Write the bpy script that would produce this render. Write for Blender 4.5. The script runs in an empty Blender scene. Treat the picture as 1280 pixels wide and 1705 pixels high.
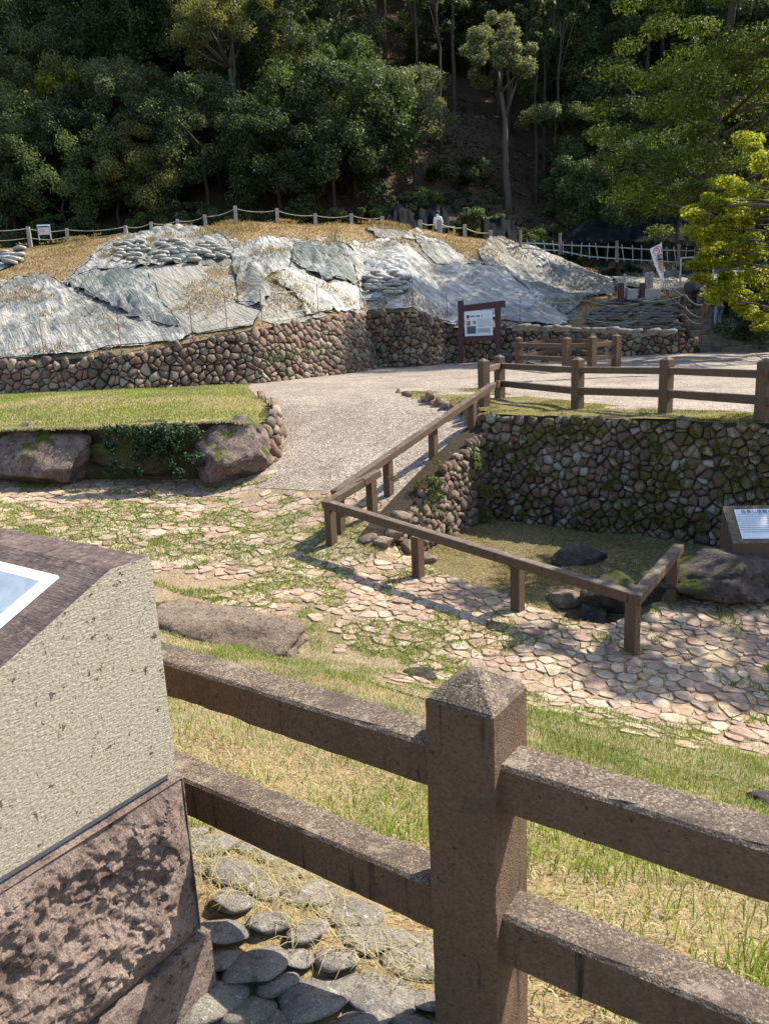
import bpy, bmesh, math, random
import numpy as np
from mathutils import Vector, Matrix
from mathutils.geometry import delaunay_2d_cdt

# ------------------------------------------------------------------ camera, sky, sun, exposure
scene = bpy.context.scene
PITCH, ROLL, FPX, ZC = math.radians(13.5), math.radians(2.7), 1280.0, 3.0
_F = np.array([0, math.cos(PITCH), -math.sin(PITCH)])
_U0 = np.array([0, math.sin(PITCH), math.cos(PITCH)])
_R = math.cos(ROLL) * np.array([1.0, 0, 0]) - math.sin(ROLL) * _U0
_U = math.sin(ROLL) * np.array([1.0, 0, 0]) + math.cos(ROLL) * _U0
cam_d = bpy.data.cameras.new('camera'); cam = bpy.data.objects.new('camera', cam_d)
scene.collection.objects.link(cam)
cam_d.sensor_fit = 'HORIZONTAL'; cam_d.sensor_width = 36; cam_d.lens = 36
cam_d.clip_start = 0.05; cam_d.clip_end = 1500
cam.matrix_world = Matrix(((_R[0], _U[0], -_F[0], 0), (_R[1], _U[1], -_F[1], 0), (_R[2], _U[2], -_F[2], ZC), (0, 0, 0, 1)))
scene.camera = cam

SUN_AZ, SUN_EL = math.radians(24), math.radians(49)      # azimuth counted from +X towards +Y (right and beyond)
world = bpy.data.worlds.new('World'); scene.world = world; world.use_nodes = True
wn = world.node_tree.nodes; wn.clear()
sky = wn.new('ShaderNodeTexSky'); sky.sky_type = 'NISHITA'; sky.sun_disc = False
sky.sun_elevation = SUN_EL; sky.sun_rotation = math.radians(90) - SUN_AZ
bg = wn.new('ShaderNodeBackground'); bg.inputs['Strength'].default_value = 0.15
wo = wn.new('ShaderNodeOutputWorld')
world.node_tree.links.new(sky.outputs[0], bg.inputs[0]); world.node_tree.links.new(bg.outputs[0], wo.inputs[0])
sun_d = bpy.data.lights.new('sun', 'SUN'); sun_d.energy = 5.0; sun_d.angle = math.radians(0.55); sun_d.color = (1.0, 0.92, 0.79)
sun = bpy.data.objects.new('sun', sun_d); scene.collection.objects.link(sun)
_S = Vector((math.cos(SUN_EL) * math.cos(SUN_AZ), math.cos(SUN_EL) * math.sin(SUN_AZ), math.sin(SUN_EL)))
sun.rotation_euler = _S.to_track_quat('Z', 'Y').to_euler(); sun.location = (20, 10, 30)
scene.view_settings.view_transform = 'Standard'; scene.view_settings.look = 'None'
scene.view_settings.exposure = 1.06; scene.view_settings.gamma = 1
scene.cycles.use_denoising = True
scene.cycles.max_bounces = 4; scene.cycles.transparent_max_bounces = 6

# ------------------------------------------------------------------ helpers
rnd = random.Random(7); rng = np.random.default_rng(7)
C = scene.collection

def ray(px, py):
    return _F + (px - 640) / FPX * _R + (852.5 - py) / FPX * _U
def W(px, py, d):                       # the place seen at a pixel at ground distance d
    v = ray(px, py); k = d / v[1]; return np.array([v[0] * k, d, ZC + v[2] * k])
def G(px, py, z):                       # ... on a level plane
    v = ray(px, py); k = (z - ZC) / v[2]; return np.array([v[0] * k, v[1] * k, z])
def seen(p):
    v = np.asarray(p, float) - np.array([0, 0, ZC]); z = v @ _F
    return 640 + FPX * (v @ _R) / z, 852.5 - FPX * (v @ _U) / z, z
def on(px, py, fun, d0=1.5, d1=110):    # first meeting of the sight line with a terrain function
    v = ray(px, py); ds = d0 * (d1 / d0) ** np.linspace(0, 1, 220); k = ds / v[1]
    g = ZC + v[2] * k - fun(v[0] * k, ds); m = np.nonzero(g <= 0)[0]; i = m[0] if len(m) else len(ds) - 1
    c = ds[i] if i == 0 or g[i] > 0 else ds[i - 1] + (ds[i] - ds[i - 1]) * g[i - 1] / (g[i - 1] - g[i])
    kk = c / v[1]; return np.array([v[0] * kk, c, float(fun(np.array([v[0] * kk]), np.array([c]))[0])])

def sstep(a, b, x):
    t = np.clip((np.asarray(x, float) - a) / (b - a), 0, 1); return t * t * (3 - 2 * t)
def smax(a, b, k=0.15):
    h = np.clip(0.5 + 0.5 * (a - b) / k, 0, 1); return b + (a - b) * h + k * h * (1 - h)
def smin(a, b, k=0.15): return -smax(-np.asarray(a), -np.asarray(b), k)

def _hash(ix, iy, iz):
    with np.errstate(over='ignore'):
        h = (ix.astype(np.int64) * 374761393 + iy.astype(np.int64) * 668265263 + iz.astype(np.int64) * 2147483647 // 7)
        h = (h ^ (h >> 13)) * 1274126177; h = h ^ (h >> 16)
    return (h & 0xffff) / 65535.0
def vn(x, y, z=0.0):                    # value noise, -1..1
    x, y, z = np.broadcast_arrays(np.asarray(x, float), np.asarray(y, float), np.asarray(z, float))
    ix, iy, iz = np.floor(x), np.floor(y), np.floor(z); fx, fy, fz = x - ix, y - iy, z - iz
    fx, fy, fz = [f * f * (3 - 2 * f) for f in (fx, fy, fz)]; r = 0
    for dx in (0, 1):
        for dy in (0, 1):
            for dz in (0, 1):
                r = r + _hash(ix + dx, iy + dy, iz + dz) * (fx if dx else 1 - fx) * (fy if dy else 1 - fy) * (fz if dz else 1 - fz)
    return r * 2 - 1
def fbm(x, y, z=0.0, o=4):
    r, a, f = 0, 1, 1
    for i in range(o): r = r + a * vn(np.asarray(x) * f + 17.3 * i, np.asarray(y) * f + 5.1 * i, np.asarray(z) * f); a *= .5; f *= 2.03
    return r / 1.9

def tag(o, label=None, cat=None, group=None, kind=None):
    if label: o['label'] = label
    if cat: o['category'] = cat
    if group: o['group'] = group
    if kind: o['kind'] = kind
    return o
def empty(name, loc=(0, 0, 0), rz=0, label=None, cat=None, group=None):
    o = bpy.data.objects.new(name, None); C.objects.link(o); o.empty_display_size = .2
    o.location = loc; o.rotation_euler = (0, 0, rz); return tag(o, label, cat, group)
def link(name, me, m=None, parent=None, smooth=False):
    o = bpy.data.objects.new(name, me); C.objects.link(o)
    if m is not None and not me.materials: me.materials.append(m)
    if parent is not None: o.parent = parent
    if smooth: me.polygons.foreach_set('use_smooth', np.ones(len(me.polygons), bool))
    return o
def mesh(name, vs, fs):
    me = bpy.data.meshes.new(name); me.from_pydata([tuple(map(float, v)) for v in vs], [], [tuple(map(int, f)) for f in fs]); me.update(); return me
def fastmesh(name, V, T):               # V (n,3), T (m,k) numpy
    V = np.ascontiguousarray(V, np.float32); T = np.ascontiguousarray(T, np.int32); k = T.shape[1]
    me = bpy.data.meshes.new(name); me.vertices.add(len(V)); me.vertices.foreach_set('co', V.ravel())
    me.loops.add(T.size); me.loops.foreach_set('vertex_index', T.ravel())
    me.polygons.add(len(T)); me.polygons.foreach_set('loop_start', np.arange(0, T.size, k, dtype=np.int32))
    me.update(calc_edges=True); return me
def rel(parent, pts): return np.asarray(pts, float) - np.array(parent.location)

class MB:                               # collects boxes, tubes, prisms -> one mesh
    def __init__(s): s.v = []; s.f = []
    def add(s, vs, fs):
        b = len(s.v); s.v += [tuple(map(float, v)) for v in vs]; s.f += [tuple(i + b for i in f) for f in fs]; return s
    def box(s, c, size, rz=0, bev=0.0, axes=None):
        hx, hy, hz = [k / 2 for k in size]
        if bev <= 0:
            pts = [(x, y, z) for z in (-hz, hz) for (x, y) in ((-hx, -hy), (hx, -hy), (hx, hy), (-hx, hy))]
            fs = [(3, 2, 1, 0), (4, 5, 6, 7), (0, 1, 5, 4), (1, 2, 6, 5), (2, 3, 7, 6), (3, 0, 4, 7)]
        else:
            b = bev; pts = []; rings = [(-hz, b), (-hz + b, 0), (hz - b, 0), (hz, b)]
            for (z, i) in rings:
                x, y = hx - i, hy - i; q = b * .6 if i == 0 else b * .4
                pts += [(-x + q, -y, z), (x - q, -y, z), (x, -y + q, z), (x, y - q, z), (x - q, y, z), (-x + q, y, z), (-x, y - q, z), (-x, -y + q, z)]
            fs = [tuple(range(7, -1, -1)), tuple(range(24, 32))]
            for r in range(3):
                for k in range(8): fs.append((r * 8 + k, r * 8 + (k + 1) % 8, r * 8 + 8 + (k + 1) % 8, r * 8 + 8 + k))
        if axes is not None:
            A = np.array(axes); pts = [np.array(c) + p[0] * A[0] + p[1] * A[1] + p[2] * A[2] for p in pts]
        else:
            cz, sz = math.cos(rz), math.sin(rz); pts = [(c[0] + p[0] * cz - p[1] * sz, c[1] + p[0] * sz + p[1] * cz, c[2] + p[2]) for p in pts]
        return s.add(pts, fs)
    def bar(s, a, b, w, h, bev=0.0, up=(0, 0, 1)):          # box from a to b (axis), w sideways, h along up
        a, b = np.array(a, float), np.array(b, float); d = b - a; L = np.linalg.norm(d); d /= L
        sd = np.cross(d, up); sd /= np.linalg.norm(sd); u = np.cross(sd, d)
        return s.box((a + b) / 2, (L, w, h), bev=bev, axes=(d, -sd, u))
    def tube(s, pts, r, n=6, cap=True):
        pts = [np.array(p, float) for p in pts]; m = len(pts); rs = r if hasattr(r, '__len__') else [r] * m
        vs = []; prev = None
        for i in range(m):
            t = pts[min(i + 1, m - 1)] - pts[max(i - 1, 0)]; t /= (np.linalg.norm(t) + 1e-9)
            if prev is None:
                a = np.array([0, 0, 1.0]) if abs(t[2]) < .9 else np.array([1.0, 0, 0]); u = np.cross(t, a)
            else: u = prev - t * (prev @ t)
            u /= (np.linalg.norm(u) + 1e-9); prev = u; w = np.cross(t, u)
            for k in range(n):
                an = 2 * math.pi * k / n; vs.append(pts[i] + rs[i] * (math.cos(an) * u + math.sin(an) * w))
        fs = [(i * n + k, i * n + (k + 1) % n, (i + 1) * n + (k + 1) % n, (i + 1) * n + k) for i in range(m - 1) for k in range(n)]
        if cap: fs += [tuple(range(n - 1, -1, -1)), tuple(range((m - 1) * n, m * n))]
        return s.add(vs, fs)
    def build(s, name, m, parent=None, smooth=False, world=False):
        v = s.v
        if parent is not None and world:
            mi = Matrix.LocRotScale(parent.location, parent.rotation_euler, None).inverted(); v = [tuple(mi @ Vector(p)) for p in v]
        return link(name, mesh(name, v, s.f), m, parent, smooth)

def inside(poly, x, y):
    x = np.asarray(x, float); y = np.asarray(y, float); r = np.zeros(x.shape, bool); n = len(poly)
    for i in range(n):
        x0, y0 = poly[i]; x1, y1 = poly[(i + 1) % n]
        if y0 == y1: continue
        c = ((y0 > y) != (y1 > y)) & (x < (x1 - x0) * (y - y0) / (y1 - y0) + x0); r ^= c
    return r
def densify(poly, step, closed=True, jit=0.0):
    out = []; n = len(poly)
    for i in range(n if closed else n - 1):
        a = np.array(poly[i], float); b = np.array(poly[(i + 1) % n], float); k = max(1, int(np.linalg.norm(b - a) / step))
        for j in range(k):
            p = a + (b - a) * j / k
            if jit and j: p = p + rng.normal(0, jit, 2)
            out.append(tuple(p))
    if not closed: out.append(tuple(poly[-1]))
    return out
def sheet(name, poly, step, fun, m, kind='structure', jit=0.0, parent=None, smooth=True, aniso=None):
    bd = densify(poly, step, jit=jit); nb = len(bd)
    P = np.array(poly); xs = np.arange(P[:, 0].min(), P[:, 0].max(), step); ys = np.arange(P[:, 1].min(), P[:, 1].max(), step)
    gx, gy = np.meshgrid(xs, ys); gx = gx + rng.uniform(-.3, .3, gx.shape) * step; gy = gy + rng.uniform(-.3, .3, gy.shape) * step
    if aniso is not None:
        an, su, sv = aniso; c0 = P.mean(0); L = np.abs(P - c0).max() * 1.5; u, v = np.meshgrid(np.arange(-L, L, su), np.arange(-L, L, sv)); v = v + rng.uniform(-.3, .3, v.shape) * sv
        gx = c0[0] + u * math.cos(an) - v * math.sin(an); gy = c0[1] + u * math.sin(an) + v * math.cos(an)
    k = inside(bd, gx, gy); gx, gy = gx[k], gy[k]
    B = np.array(bd)
    if len(gx):
        keep = np.ones(len(gx), bool)
        for i in range(0, len(gx), 4000):
            d2 = (gx[i:i + 4000, None] - B[None, :, 0]) ** 2 + (gy[i:i + 4000, None] - B[None, :, 1]) ** 2; keep[i:i + 4000] = d2.min(1) > (step * .45) ** 2
        gx, gy = gx[keep], gy[keep]
    co = [Vector(p) for p in bd] + [Vector((a, b)) for a, b in zip(gx, gy)]
    v, e, f, *_ = delaunay_2d_cdt(co, [], [list(range(nb))], 1, 1e-5)
    X = np.array([p[0] for p in v]); Y = np.array([p[1] for p in v]); Z = fun(X, Y)
    fs = []
    for t in f:
        a, b, c = t[:3]; cr = (X[b] - X[a]) * (Y[c] - Y[a]) - (X[c] - X[a]) * (Y[b] - Y[a]); fs.append(tuple(t) if cr > 0 else tuple(t[::-1]))
    me = mesh(name, np.stack([X, Y, Z], 1), fs)
    o = link(name, me, m, parent, smooth)
    if kind: o['kind'] = kind
    return o

# ------------------------------------------------------------------ materials
class Nodes:
    def __init__(s, name):
        s.m = bpy.data.materials.new(name); s.m.use_nodes = True; s.t = s.m.node_tree; s.n = s.t.nodes; s.l = s.t.links
        s.b = s.n['Principled BSDF']; s.out = s.n['Material Output']; s.b.inputs['Roughness'].default_value = .85
        s.b.inputs['Specular IOR Level'].default_value = .25
    def put(s, sock, v):
        if hasattr(v, 'is_output') or isinstance(v, bpy.types.NodeSocket): s.l.new(v, sock)
        else: sock.default_value = v
    def coord(s, kind='Object', scale=None):
        tc = s.n.new('ShaderNodeTexCoord').outputs[kind]
        if kind == 'World': pass
        if scale is None: return tc
        mp = s.n.new('ShaderNodeMapping'); mp.inputs['Scale'].default_value = scale; s.l.new(tc, mp.inputs[0]); return mp.outputs[0]
    def wcoord(s, scale=None):
        tc = s.n.new('ShaderNodeNewGeometry').outputs['Position']
        if scale is None: return tc
        mp = s.n.new('ShaderNodeMapping'); mp.inputs['Scale'].default_value = scale; s.l.new(tc, mp.inputs[0]); return mp.outputs[0]
    def noise(s, vec, scale, detail=6, rough=.6, dist=0):
        n = s.n.new('ShaderNodeTexNoise'); n.inputs['Scale'].default_value = scale; n.inputs['Detail'].default_value = detail
        n.inputs['Roughness'].default_value = rough; n.inputs['Distortion'].default_value = dist; s.l.new(vec, n.inputs['Vector']); return n.outputs[0]
    def vor(s, vec, scale, feat='F1', out='Distance', rand=1):
        n = s.n.new('ShaderNodeTexVoronoi'); n.feature = feat; n.inputs['Scale'].default_value = scale; n.inputs['Randomness'].default_value = rand
        s.l.new(vec, n.inputs['Vector']); return n.outputs[out]
    def ramp(s, f, stops, interp='LINEAR'):
        n = s.n.new('ShaderNodeValToRGB'); n.color_ramp.interpolation = interp; el = n.color_ramp.elements
        while len(el) < len(stops): el.new(.5)
        for e, (p, c) in zip(el, stops): e.position = p; e.color = (*c, 1) if len(c) == 3 else c
        s.l.new(f, n.inputs[0]); return n.outputs[0]
    def fac(s, f, a, b):                  # remap to 0..1
        n = s.n.new('ShaderNodeMapRange'); n.interpolation_type = 'SMOOTHSTEP'; n.inputs[1].default_value = a; n.inputs[2].default_value = b
        s.l.new(f, n.inputs[0]); return n.outputs[0]
    def math(s, op, a, b=0.0):
        n = s.n.new('ShaderNodeMath'); n.operation = op; s.put(n.inputs[0], a); s.put(n.inputs[1], b); return n.outputs[0]
    def mix(s, f, a, b, mode='MIX'):
        n = s.n.new('ShaderNodeMix'); n.data_type = 'RGBA'; n.blend_type = mode
        s.put(n.inputs[0], f)
        for k, v in ((6, a), (7, b)):
            s.put(n.inputs[k], (*v, 1) if isinstance(v, tuple) and len(v) == 3 else v)
        return n.outputs[2]
    def rand(s):                          # one value per piece, whether it is an object or an island of a joined mesh
        a = s.n.new('ShaderNodeObjectInfo').outputs['Random']; b = s.n.new('ShaderNodeNewGeometry').outputs['Random Per Island']
        return s.math('FRACT', s.math('ADD', a, b))
    def up(s):
        n = s.n.new('ShaderNodeSeparateXYZ'); s.l.new(s.n.new('ShaderNodeNewGeometry').outputs['Normal'], n.inputs[0]); return n.outputs[2]
    def bump(s, h, strength=.5, dist=.02, prev=None):
        n = s.n.new('ShaderNodeBump'); n.inputs['Strength'].default_value = strength; n.inputs['Distance'].default_value = dist
        s.l.new(h, n.inputs['Height'])
        if prev is not None: s.l.new(prev, n.inputs['Normal'])
        return n.outputs[0]
    def done(s, col=None, nor=None, rough=None, spec=None):
        if col is not None: s.put(s.b.inputs['Base Color'], (*col, 1) if isinstance(col, tuple) and len(col) == 3 else col)
        if nor is not None: s.l.new(nor, s.b.inputs['Normal'])
        if rough is not None: s.put(s.b.inputs['Roughness'], rough)
        if spec is not None: s.b.inputs['Specular IOR Level'].default_value = spec
        return s.m
M = {}
def plain(name, col, rough=.8, var=.25, scale=6, bump=.15, spec=.25):
    s = Nodes(name); c = s.coord(); n = s.noise(c, scale); d = tuple(k * (1 - var) for k in col); l = tuple(min(1, k * (1 + var)) for k in col)
    M[name] = s.done(s.ramp(n, [(.3, d), (.7, l)]), s.bump(s.noise(c, scale * 6), bump, .01), rough, spec); return M[name]

def mat_stone(name, cols, moss=(.06, .075, .015), moss_lo=.62, moss_hi=.75, mscale=1.4, bump=.6, lichen=0.0, island=True, bscale=14):
    s = Nodes(name); w = s.wcoord(); k = len(cols)
    base = s.ramp(s.rand(), [(i / k, c) for i, c in enumerate(cols)], 'CONSTANT')
    n1 = s.noise(w, 5, 8, .65); n2 = s.noise(w, 22, 6, .7)
    base = s.mix(1, base, s.ramp(n1, [(.25, (.55, .5, .47)), (.55, (1, 1, 1)), (.8, (1.35, 1.3, 1.2))]), 'MULTIPLY')
    base = s.mix(1, base, s.ramp(n2, [(.3, (.62, .6, .58)), (.6, (1.08, 1.06, 1.02))]), 'MULTIPLY')
    if lichen: base = s.mix(s.math('MULTIPLY', s.fac(s.noise(w, 9, 5, .7), .58, .66), lichen), base, (.42, .42, .38))
    f = s.math('MULTIPLY', s.fac(s.math('ADD', s.noise(w, mscale, 6, .65), s.math('MULTIPLY', s.up(), .09)), moss_lo, moss_hi), s.fac(n2, .3, .55))
    base = s.mix(f, base, s.ramp(n1, [(.3, tuple(c * .6 for c in moss)), (.7, tuple(c * 1.6 for c in moss))]))
    M[name] = s.done(base, s.bump(n2, bump * .6, .03, s.bump(s.noise(w, bscale, 8, .7), bump, .05)), .9, .2); return M[name]
def mat_leaf(name, cols, trans=.45, rough=.45, objvar=.35, spec=.18):
    s = Nodes(name); w = s.wcoord()
    col = s.ramp(s.math('FRACT', s.math('ADD', s.n.new('ShaderNodeNewGeometry').outputs['Random Per Island'], 0)), [(i / max(1, len(cols) - 1), c) for i, c in enumerate(cols)])
    ov = s.n.new('ShaderNodeObjectInfo').outputs['Random']
    col = s.mix(1, col, s.ramp(ov, [(0, (1 - objvar, 1 - objvar * .8, 1 - objvar)), (1, (1 + objvar, 1 + objvar * .8, 1 + objvar * .6))]), 'MULTIPLY')
    col = s.mix(1, col, s.ramp(s.noise(w, .45, 3), [(.3, (.75, .8, .8)), (.7, (1.25, 1.2, 1.1))]), 'MULTIPLY')
    s.done(col, None, max(rough, .55), spec)
    tr = s.n.new('ShaderNodeBsdfTranslucent'); s.l.new(s.mix(1, col, (1.25, 1.3, .55), 'MULTIPLY'), tr.inputs[0])
    mx = s.n.new('ShaderNodeMixShader'); mx.inputs[0].default_value = trans
    s.l.new(s.b.outputs[0], mx.inputs[1]); s.l.new(tr.outputs[0], mx.inputs[2]); s.l.new(mx.outputs[0], s.out.inputs[0]); M[name] = s.m; return s.m

def concrete_wood():                     # brown cast-concrete timber with exposed aggregate on the weathered tops
    s = Nodes('concrete_timber'); c = s.wcoord(); up = s.up()
    n = s.noise(c, 3.5, 6); fine = s.noise(c, 130, 3, .7); st = s.noise(s.wcoord((16, 16, .9)), 2.2, 5, .6)
    grain = s.noise(s.wcoord((40, 40, 260)), 1.0, 3, .6)
    side = s.mix(n, (.085, .054, .033), (.165, .108, .067)); side = s.mix(1, side, s.ramp(fine, [(.3, (.62, .6, .58)), (.62, (1.1, 1.1, 1.1))]), 'MULTIPLY')
    side = s.mix(s.math('MULTIPLY', s.math('MULTIPLY', s.fac(st, .57, .67), s.fac(s.noise(c, 2.7, 4), .44, .56)), .85), side, (.02, .016, .012)); side = s.mix(s.math('MULTIPLY', s.fac(s.noise(c, 9, 6, .7), .52, .66), .45), side, (.06, .045, .035)); side = s.mix(s.math('MULTIPLY', s.fac(s.noise(c, 55, 3, .6), .66, .7), .8), side, (.025, .02, .016))
    side = s.mix(s.math('MULTIPLY', s.fac(grain, .55, .75), .25), side, (.05, .035, .03))
    ag = s.vor(c, 240, 'F1', 'Color'); agv = s.vor(c, 240, 'F1', 'Distance')
    sx = s.n.new('ShaderNodeSeparateColor'); s.l.new(ag, sx.inputs[0])
    top = s.ramp(sx.outputs[0], [(0, (.08, .06, .043)), (.3, (.142, .107, .077)), (.65, (.182, .143, .105)), (.9, (.265, .222, .172))], 'CONSTANT')
    top = s.mix(s.math('MULTIPLY', s.fac(agv, .4, .8), .6), top, (.05, .037, .032)); top = s.mix(s.math('MULTIPLY', s.fac(s.noise(c, 7, 6), .47, .66), .75), top, (.06, .044, .038)); top = s.mix(s.math('MULTIPLY', s.fac(s.noise(c, 11, 6, .7), .56, .64), .6), top, (.26, .21, .16))
    f = s.fac(s.math('ADD', up, s.math('MULTIPLY', s.noise(c, 40), .3)), .55, .95)
    M['timber'] = s.done(s.mix(f, side, top), s.bump(fine, .35, .004, s.bump(s.math('MULTIPLY', agv, -1), .35, .004)), .88, .2)
concrete_wood()
def granite():
    s = Nodes('tooled_granite'); c = s.coord(); n = s.noise(c, 160, 3, .75); up = s.up()
    chis = s.noise(s.coord('Object', (14, 60, 230)), 1.0, 5, .7, .5)
    col = s.ramp(n, [(.3, (.13, .11, .085)), (.42, (.31, .275, .21)), (.58, (.43, .385, .295)), (.72, (.58, .53, .43))])
    col = s.mix(s.math('MULTIPLY', s.fac(chis, .56, .68), .55), col, (.16, .13, .10))
    pit = s.fac(s.noise(c, 30, 4, .75), .6, .65); col = s.mix(s.math('MULTIPLY', pit, .9), col, (.05, .035, .03))
    col = s.mix(s.math('MULTIPLY', s.fac(s.noise(c, 5, 4), .6, .72), .35), col, (.2, .14, .11))
    # the slanted and level top faces carry a dark weathered crust
    tc = s.ramp(s.noise(c, 60, 5, .7), [(.3, (.04, .028, .026)), (.55, (.11, .08, .07)), (.75, (.25, .19, .16))])
    tc = s.mix(s.math('MULTIPLY', s.fac(s.noise(c, 6, 5), .5, .7), .5), tc, (.2, .15, .12))
    M['granite'] = s.done(s.mix(s.fac(s.math('ADD', up, s.math('MULTIPLY', s.noise(c, 30), .2)), .55, .75), col, tc), s.bump(n, .3, .004, s.bump(chis, .8, .008)), .85, .25)
granite()
def rough_rock(name, cols, sc=1.0, dark=(.03, .022, .02), moss=0, mcol=(.05, .06, .012), lich=0.0):
    s = Nodes(name); c = s.wcoord(); a = s.noise(c, 3.0 * sc, 8, .65, .4); b = s.noise(c, 14 * sc, 8, .7); d = s.noise(c, 90 * sc, 3, .7)
    col = s.ramp(a, [(.3, cols[0]), (.5, cols[1]), (.7, cols[2])])
    col = s.mix(s.math('MULTIPLY', s.fac(b, .52, .66), .8), col, dark); col = s.mix(1, col, s.ramp(d, [(.3, (.6, .6, .6)), (.65, (1.25, 1.22, 1.18))]), 'MULTIPLY')
    if lich: col = s.mix(s.math('MULTIPLY', s.fac(s.noise(c, 17 * sc, 6, .7), .6, .64), lich), col, (.5, .5, .47))
    if moss: col = s.mix(s.fac(s.math('ADD', s.noise(c, 1.7, 6, .65), s.math('MULTIPLY', s.up(), .1)), .62 - moss, .7 - moss), col, s.ramp(b, [(.3, tuple(k * .5 for k in mcol)), (.7, tuple(k * 1.7 for k in mcol))]))
    M[name] = s.done(col, s.bump(d, .35, .008, s.bump(b, .8, .05)), .9, .2); return M[name]
rough_rock('pedestal_rock', [(.13, .095, .083), (.27, .205, .178), (.42, .335, .28)], 3.2)
rough_rock('boulder_rock', [(.07, .055, .05), (.16, .12, .105), (.26, .21, .185)], 1.0, moss=.03, lich=.35)
rough_rock('mossy_rock', [(.05, .042, .03), (.09, .075, .055), (.14, .115, .09)], 1.6, moss=.13, mcol=(.06, .06, .014))
rough_rock('flat_rock', [(.13, .095, .07), (.22, .165, .125), (.30, .235, .175)], 1.6, lich=.25, moss=-.02)
rough_rock('dark_rock', [(.03, .025, .024), (.07, .058, .054), (.13, .11, .10)], 1.6, lich=.25, moss=.02)
rough_rock('cobble', [(.19, .17, .145), (.27, .245, .215), (.36, .33, .29)], 2.0, dark=(.10, .095, .085), lich=.75)

mat_stone('wall_stone', [(0.178, 0.128, 0.093), (0.230, 0.170, 0.123), (0.145, 0.115, 0.093), (0.255, 0.204, 0.153), (0.170, 0.106, 0.081), (0.212, 0.178, 0.140), (0.119, 0.098, 0.081), (0.289, 0.246, 0.187), (0.204, 0.140, 0.106)], moss_lo=.68, moss_hi=.78)
mat_stone('pit_stone', [(0.170, 0.110, 0.090), (0.205, 0.149, 0.115), (0.136, 0.110, 0.093), (0.238, 0.196, 0.149), (0.145, 0.093, 0.077), (0.187, 0.162, 0.136), (0.110, 0.093, 0.081), (0.306, 0.290, 0.255)], moss=(.065, .058, .01), moss_lo=.5, moss_hi=.59, mscale=1.9, lichen=.5)
mat_stone('paving_stone', [(0.407, 0.317, 0.226), (0.363, 0.263, 0.197), (0.437, 0.353, 0.255), (0.333, 0.236, 0.185), (0.382, 0.299, 0.220), (0.357, 0.272, 0.206), (0.469, 0.389, 0.296), (0.314, 0.239, 0.190), (0.413, 0.305, 0.215), (0.394, 0.317, 0.250)], moss_lo=.8, moss_hi=.9, bump=.45, bscale=20)
mat_stone('step_stone', [(.17, .15, .13), (.22, .19, .165), (.14, .125, .115), (.25, .22, .19)], moss_lo=.6, moss_hi=.7)
def gravel():
    s = Nodes('gravel'); c = s.wcoord(); v = s.vor(c, 55, 'F1', 'Color'); sx = s.n.new('ShaderNodeSeparateColor'); s.l.new(v, sx.inputs[0])
    col = s.ramp(sx.outputs[0], [(0, (.13, .105, .09)), (.3, (.25, .21, .175)), (.6, (.34, .295, .245)), (.88, (.47, .42, .36))], 'CONSTANT')
    col = s.mix(1, col, s.ramp(s.noise(c, .9, 5), [(.3, (.72, .7, .68)), (.65, (1.1, 1.08, 1.05))]), 'MULTIPLY')
    big = s.noise(c, 7, 5, .7); col = s.mix(1, col, s.ramp(big, [(.35, (.8, .79, .78)), (.65, (1.12, 1.11, 1.1))]), 'MULTIPLY')
    M['gravel'] = s.done(col, s.bump(s.vor(c, 55), .5, .012, s.bump(big, .3, .03)), .9, .2)
gravel()
def soil(name, stops, sc=2.0, fine=45, bump=.7):
    s = Nodes(name); c = s.wcoord(); a = s.noise(c, sc, 6, .65); b = s.noise(c, fine, 5, .75)
    col = s.ramp(s.math('ADD', s.math('MULTIPLY', a, .6), s.math('MULTIPLY', b, .4)), stops)
    col = s.mix(1, col, s.ramp(b, [(.3, (.6, .6, .6)), (.65, (1.2, 1.2, 1.2))]), 'MULTIPLY')
    M[name] = s.done(col, s.bump(b, bump, .03, s.bump(s.noise(c, sc * 5), .5, .08)), .95, .1); return M[name]
soil('paving_soil', [(.35, (.2, .15, .095)), (.48, (.29, .22, .14)), (.6, (.33, .255, .165)), (.72, (.19, .19, .075))])
soil('bank_soil', [(.35, (.15, .105, .06)), (.5, (.30, .215, .115)), (.62, (.27, .21, .10)), (.75, (.16, .17, .045))])
soil('lawn_soil', [(.35, (.2, .17, .06)), (.5, (.3, .23, .1)), (.65, (.24, .23, .07)), (.8, (.15, .18, .04))])
soil('pit_soil', [(.3, (.10, .075, .04)), (.5, (.19, .14, .065)), (.65, (.16, .13, .045)), (.8, (.08, .085, .02))])
soil('moss_verge', [(.3, (.12, .09, .05)), (.45, (.2, .155, .06)), (.55, (.17, .16, .035)), (.75, (.11, .12, .02))])
soil('straw_soil', [(.3, (.13, .09, .052)), (.5, (.24, .17, .095)), (.7, (.33, .24, .14))], 1.2, 20)
soil('forest_floor', [(.3, (.045, .034, .024)), (.5, (.085, .06, .042)), (.7, (.12, .085, .06))], .7, 9)
soil('earth_core', [(.3, (.03, .024, .018)), (.6, (.055, .042, .03)), (.8, (.07, .055, .04))])
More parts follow.
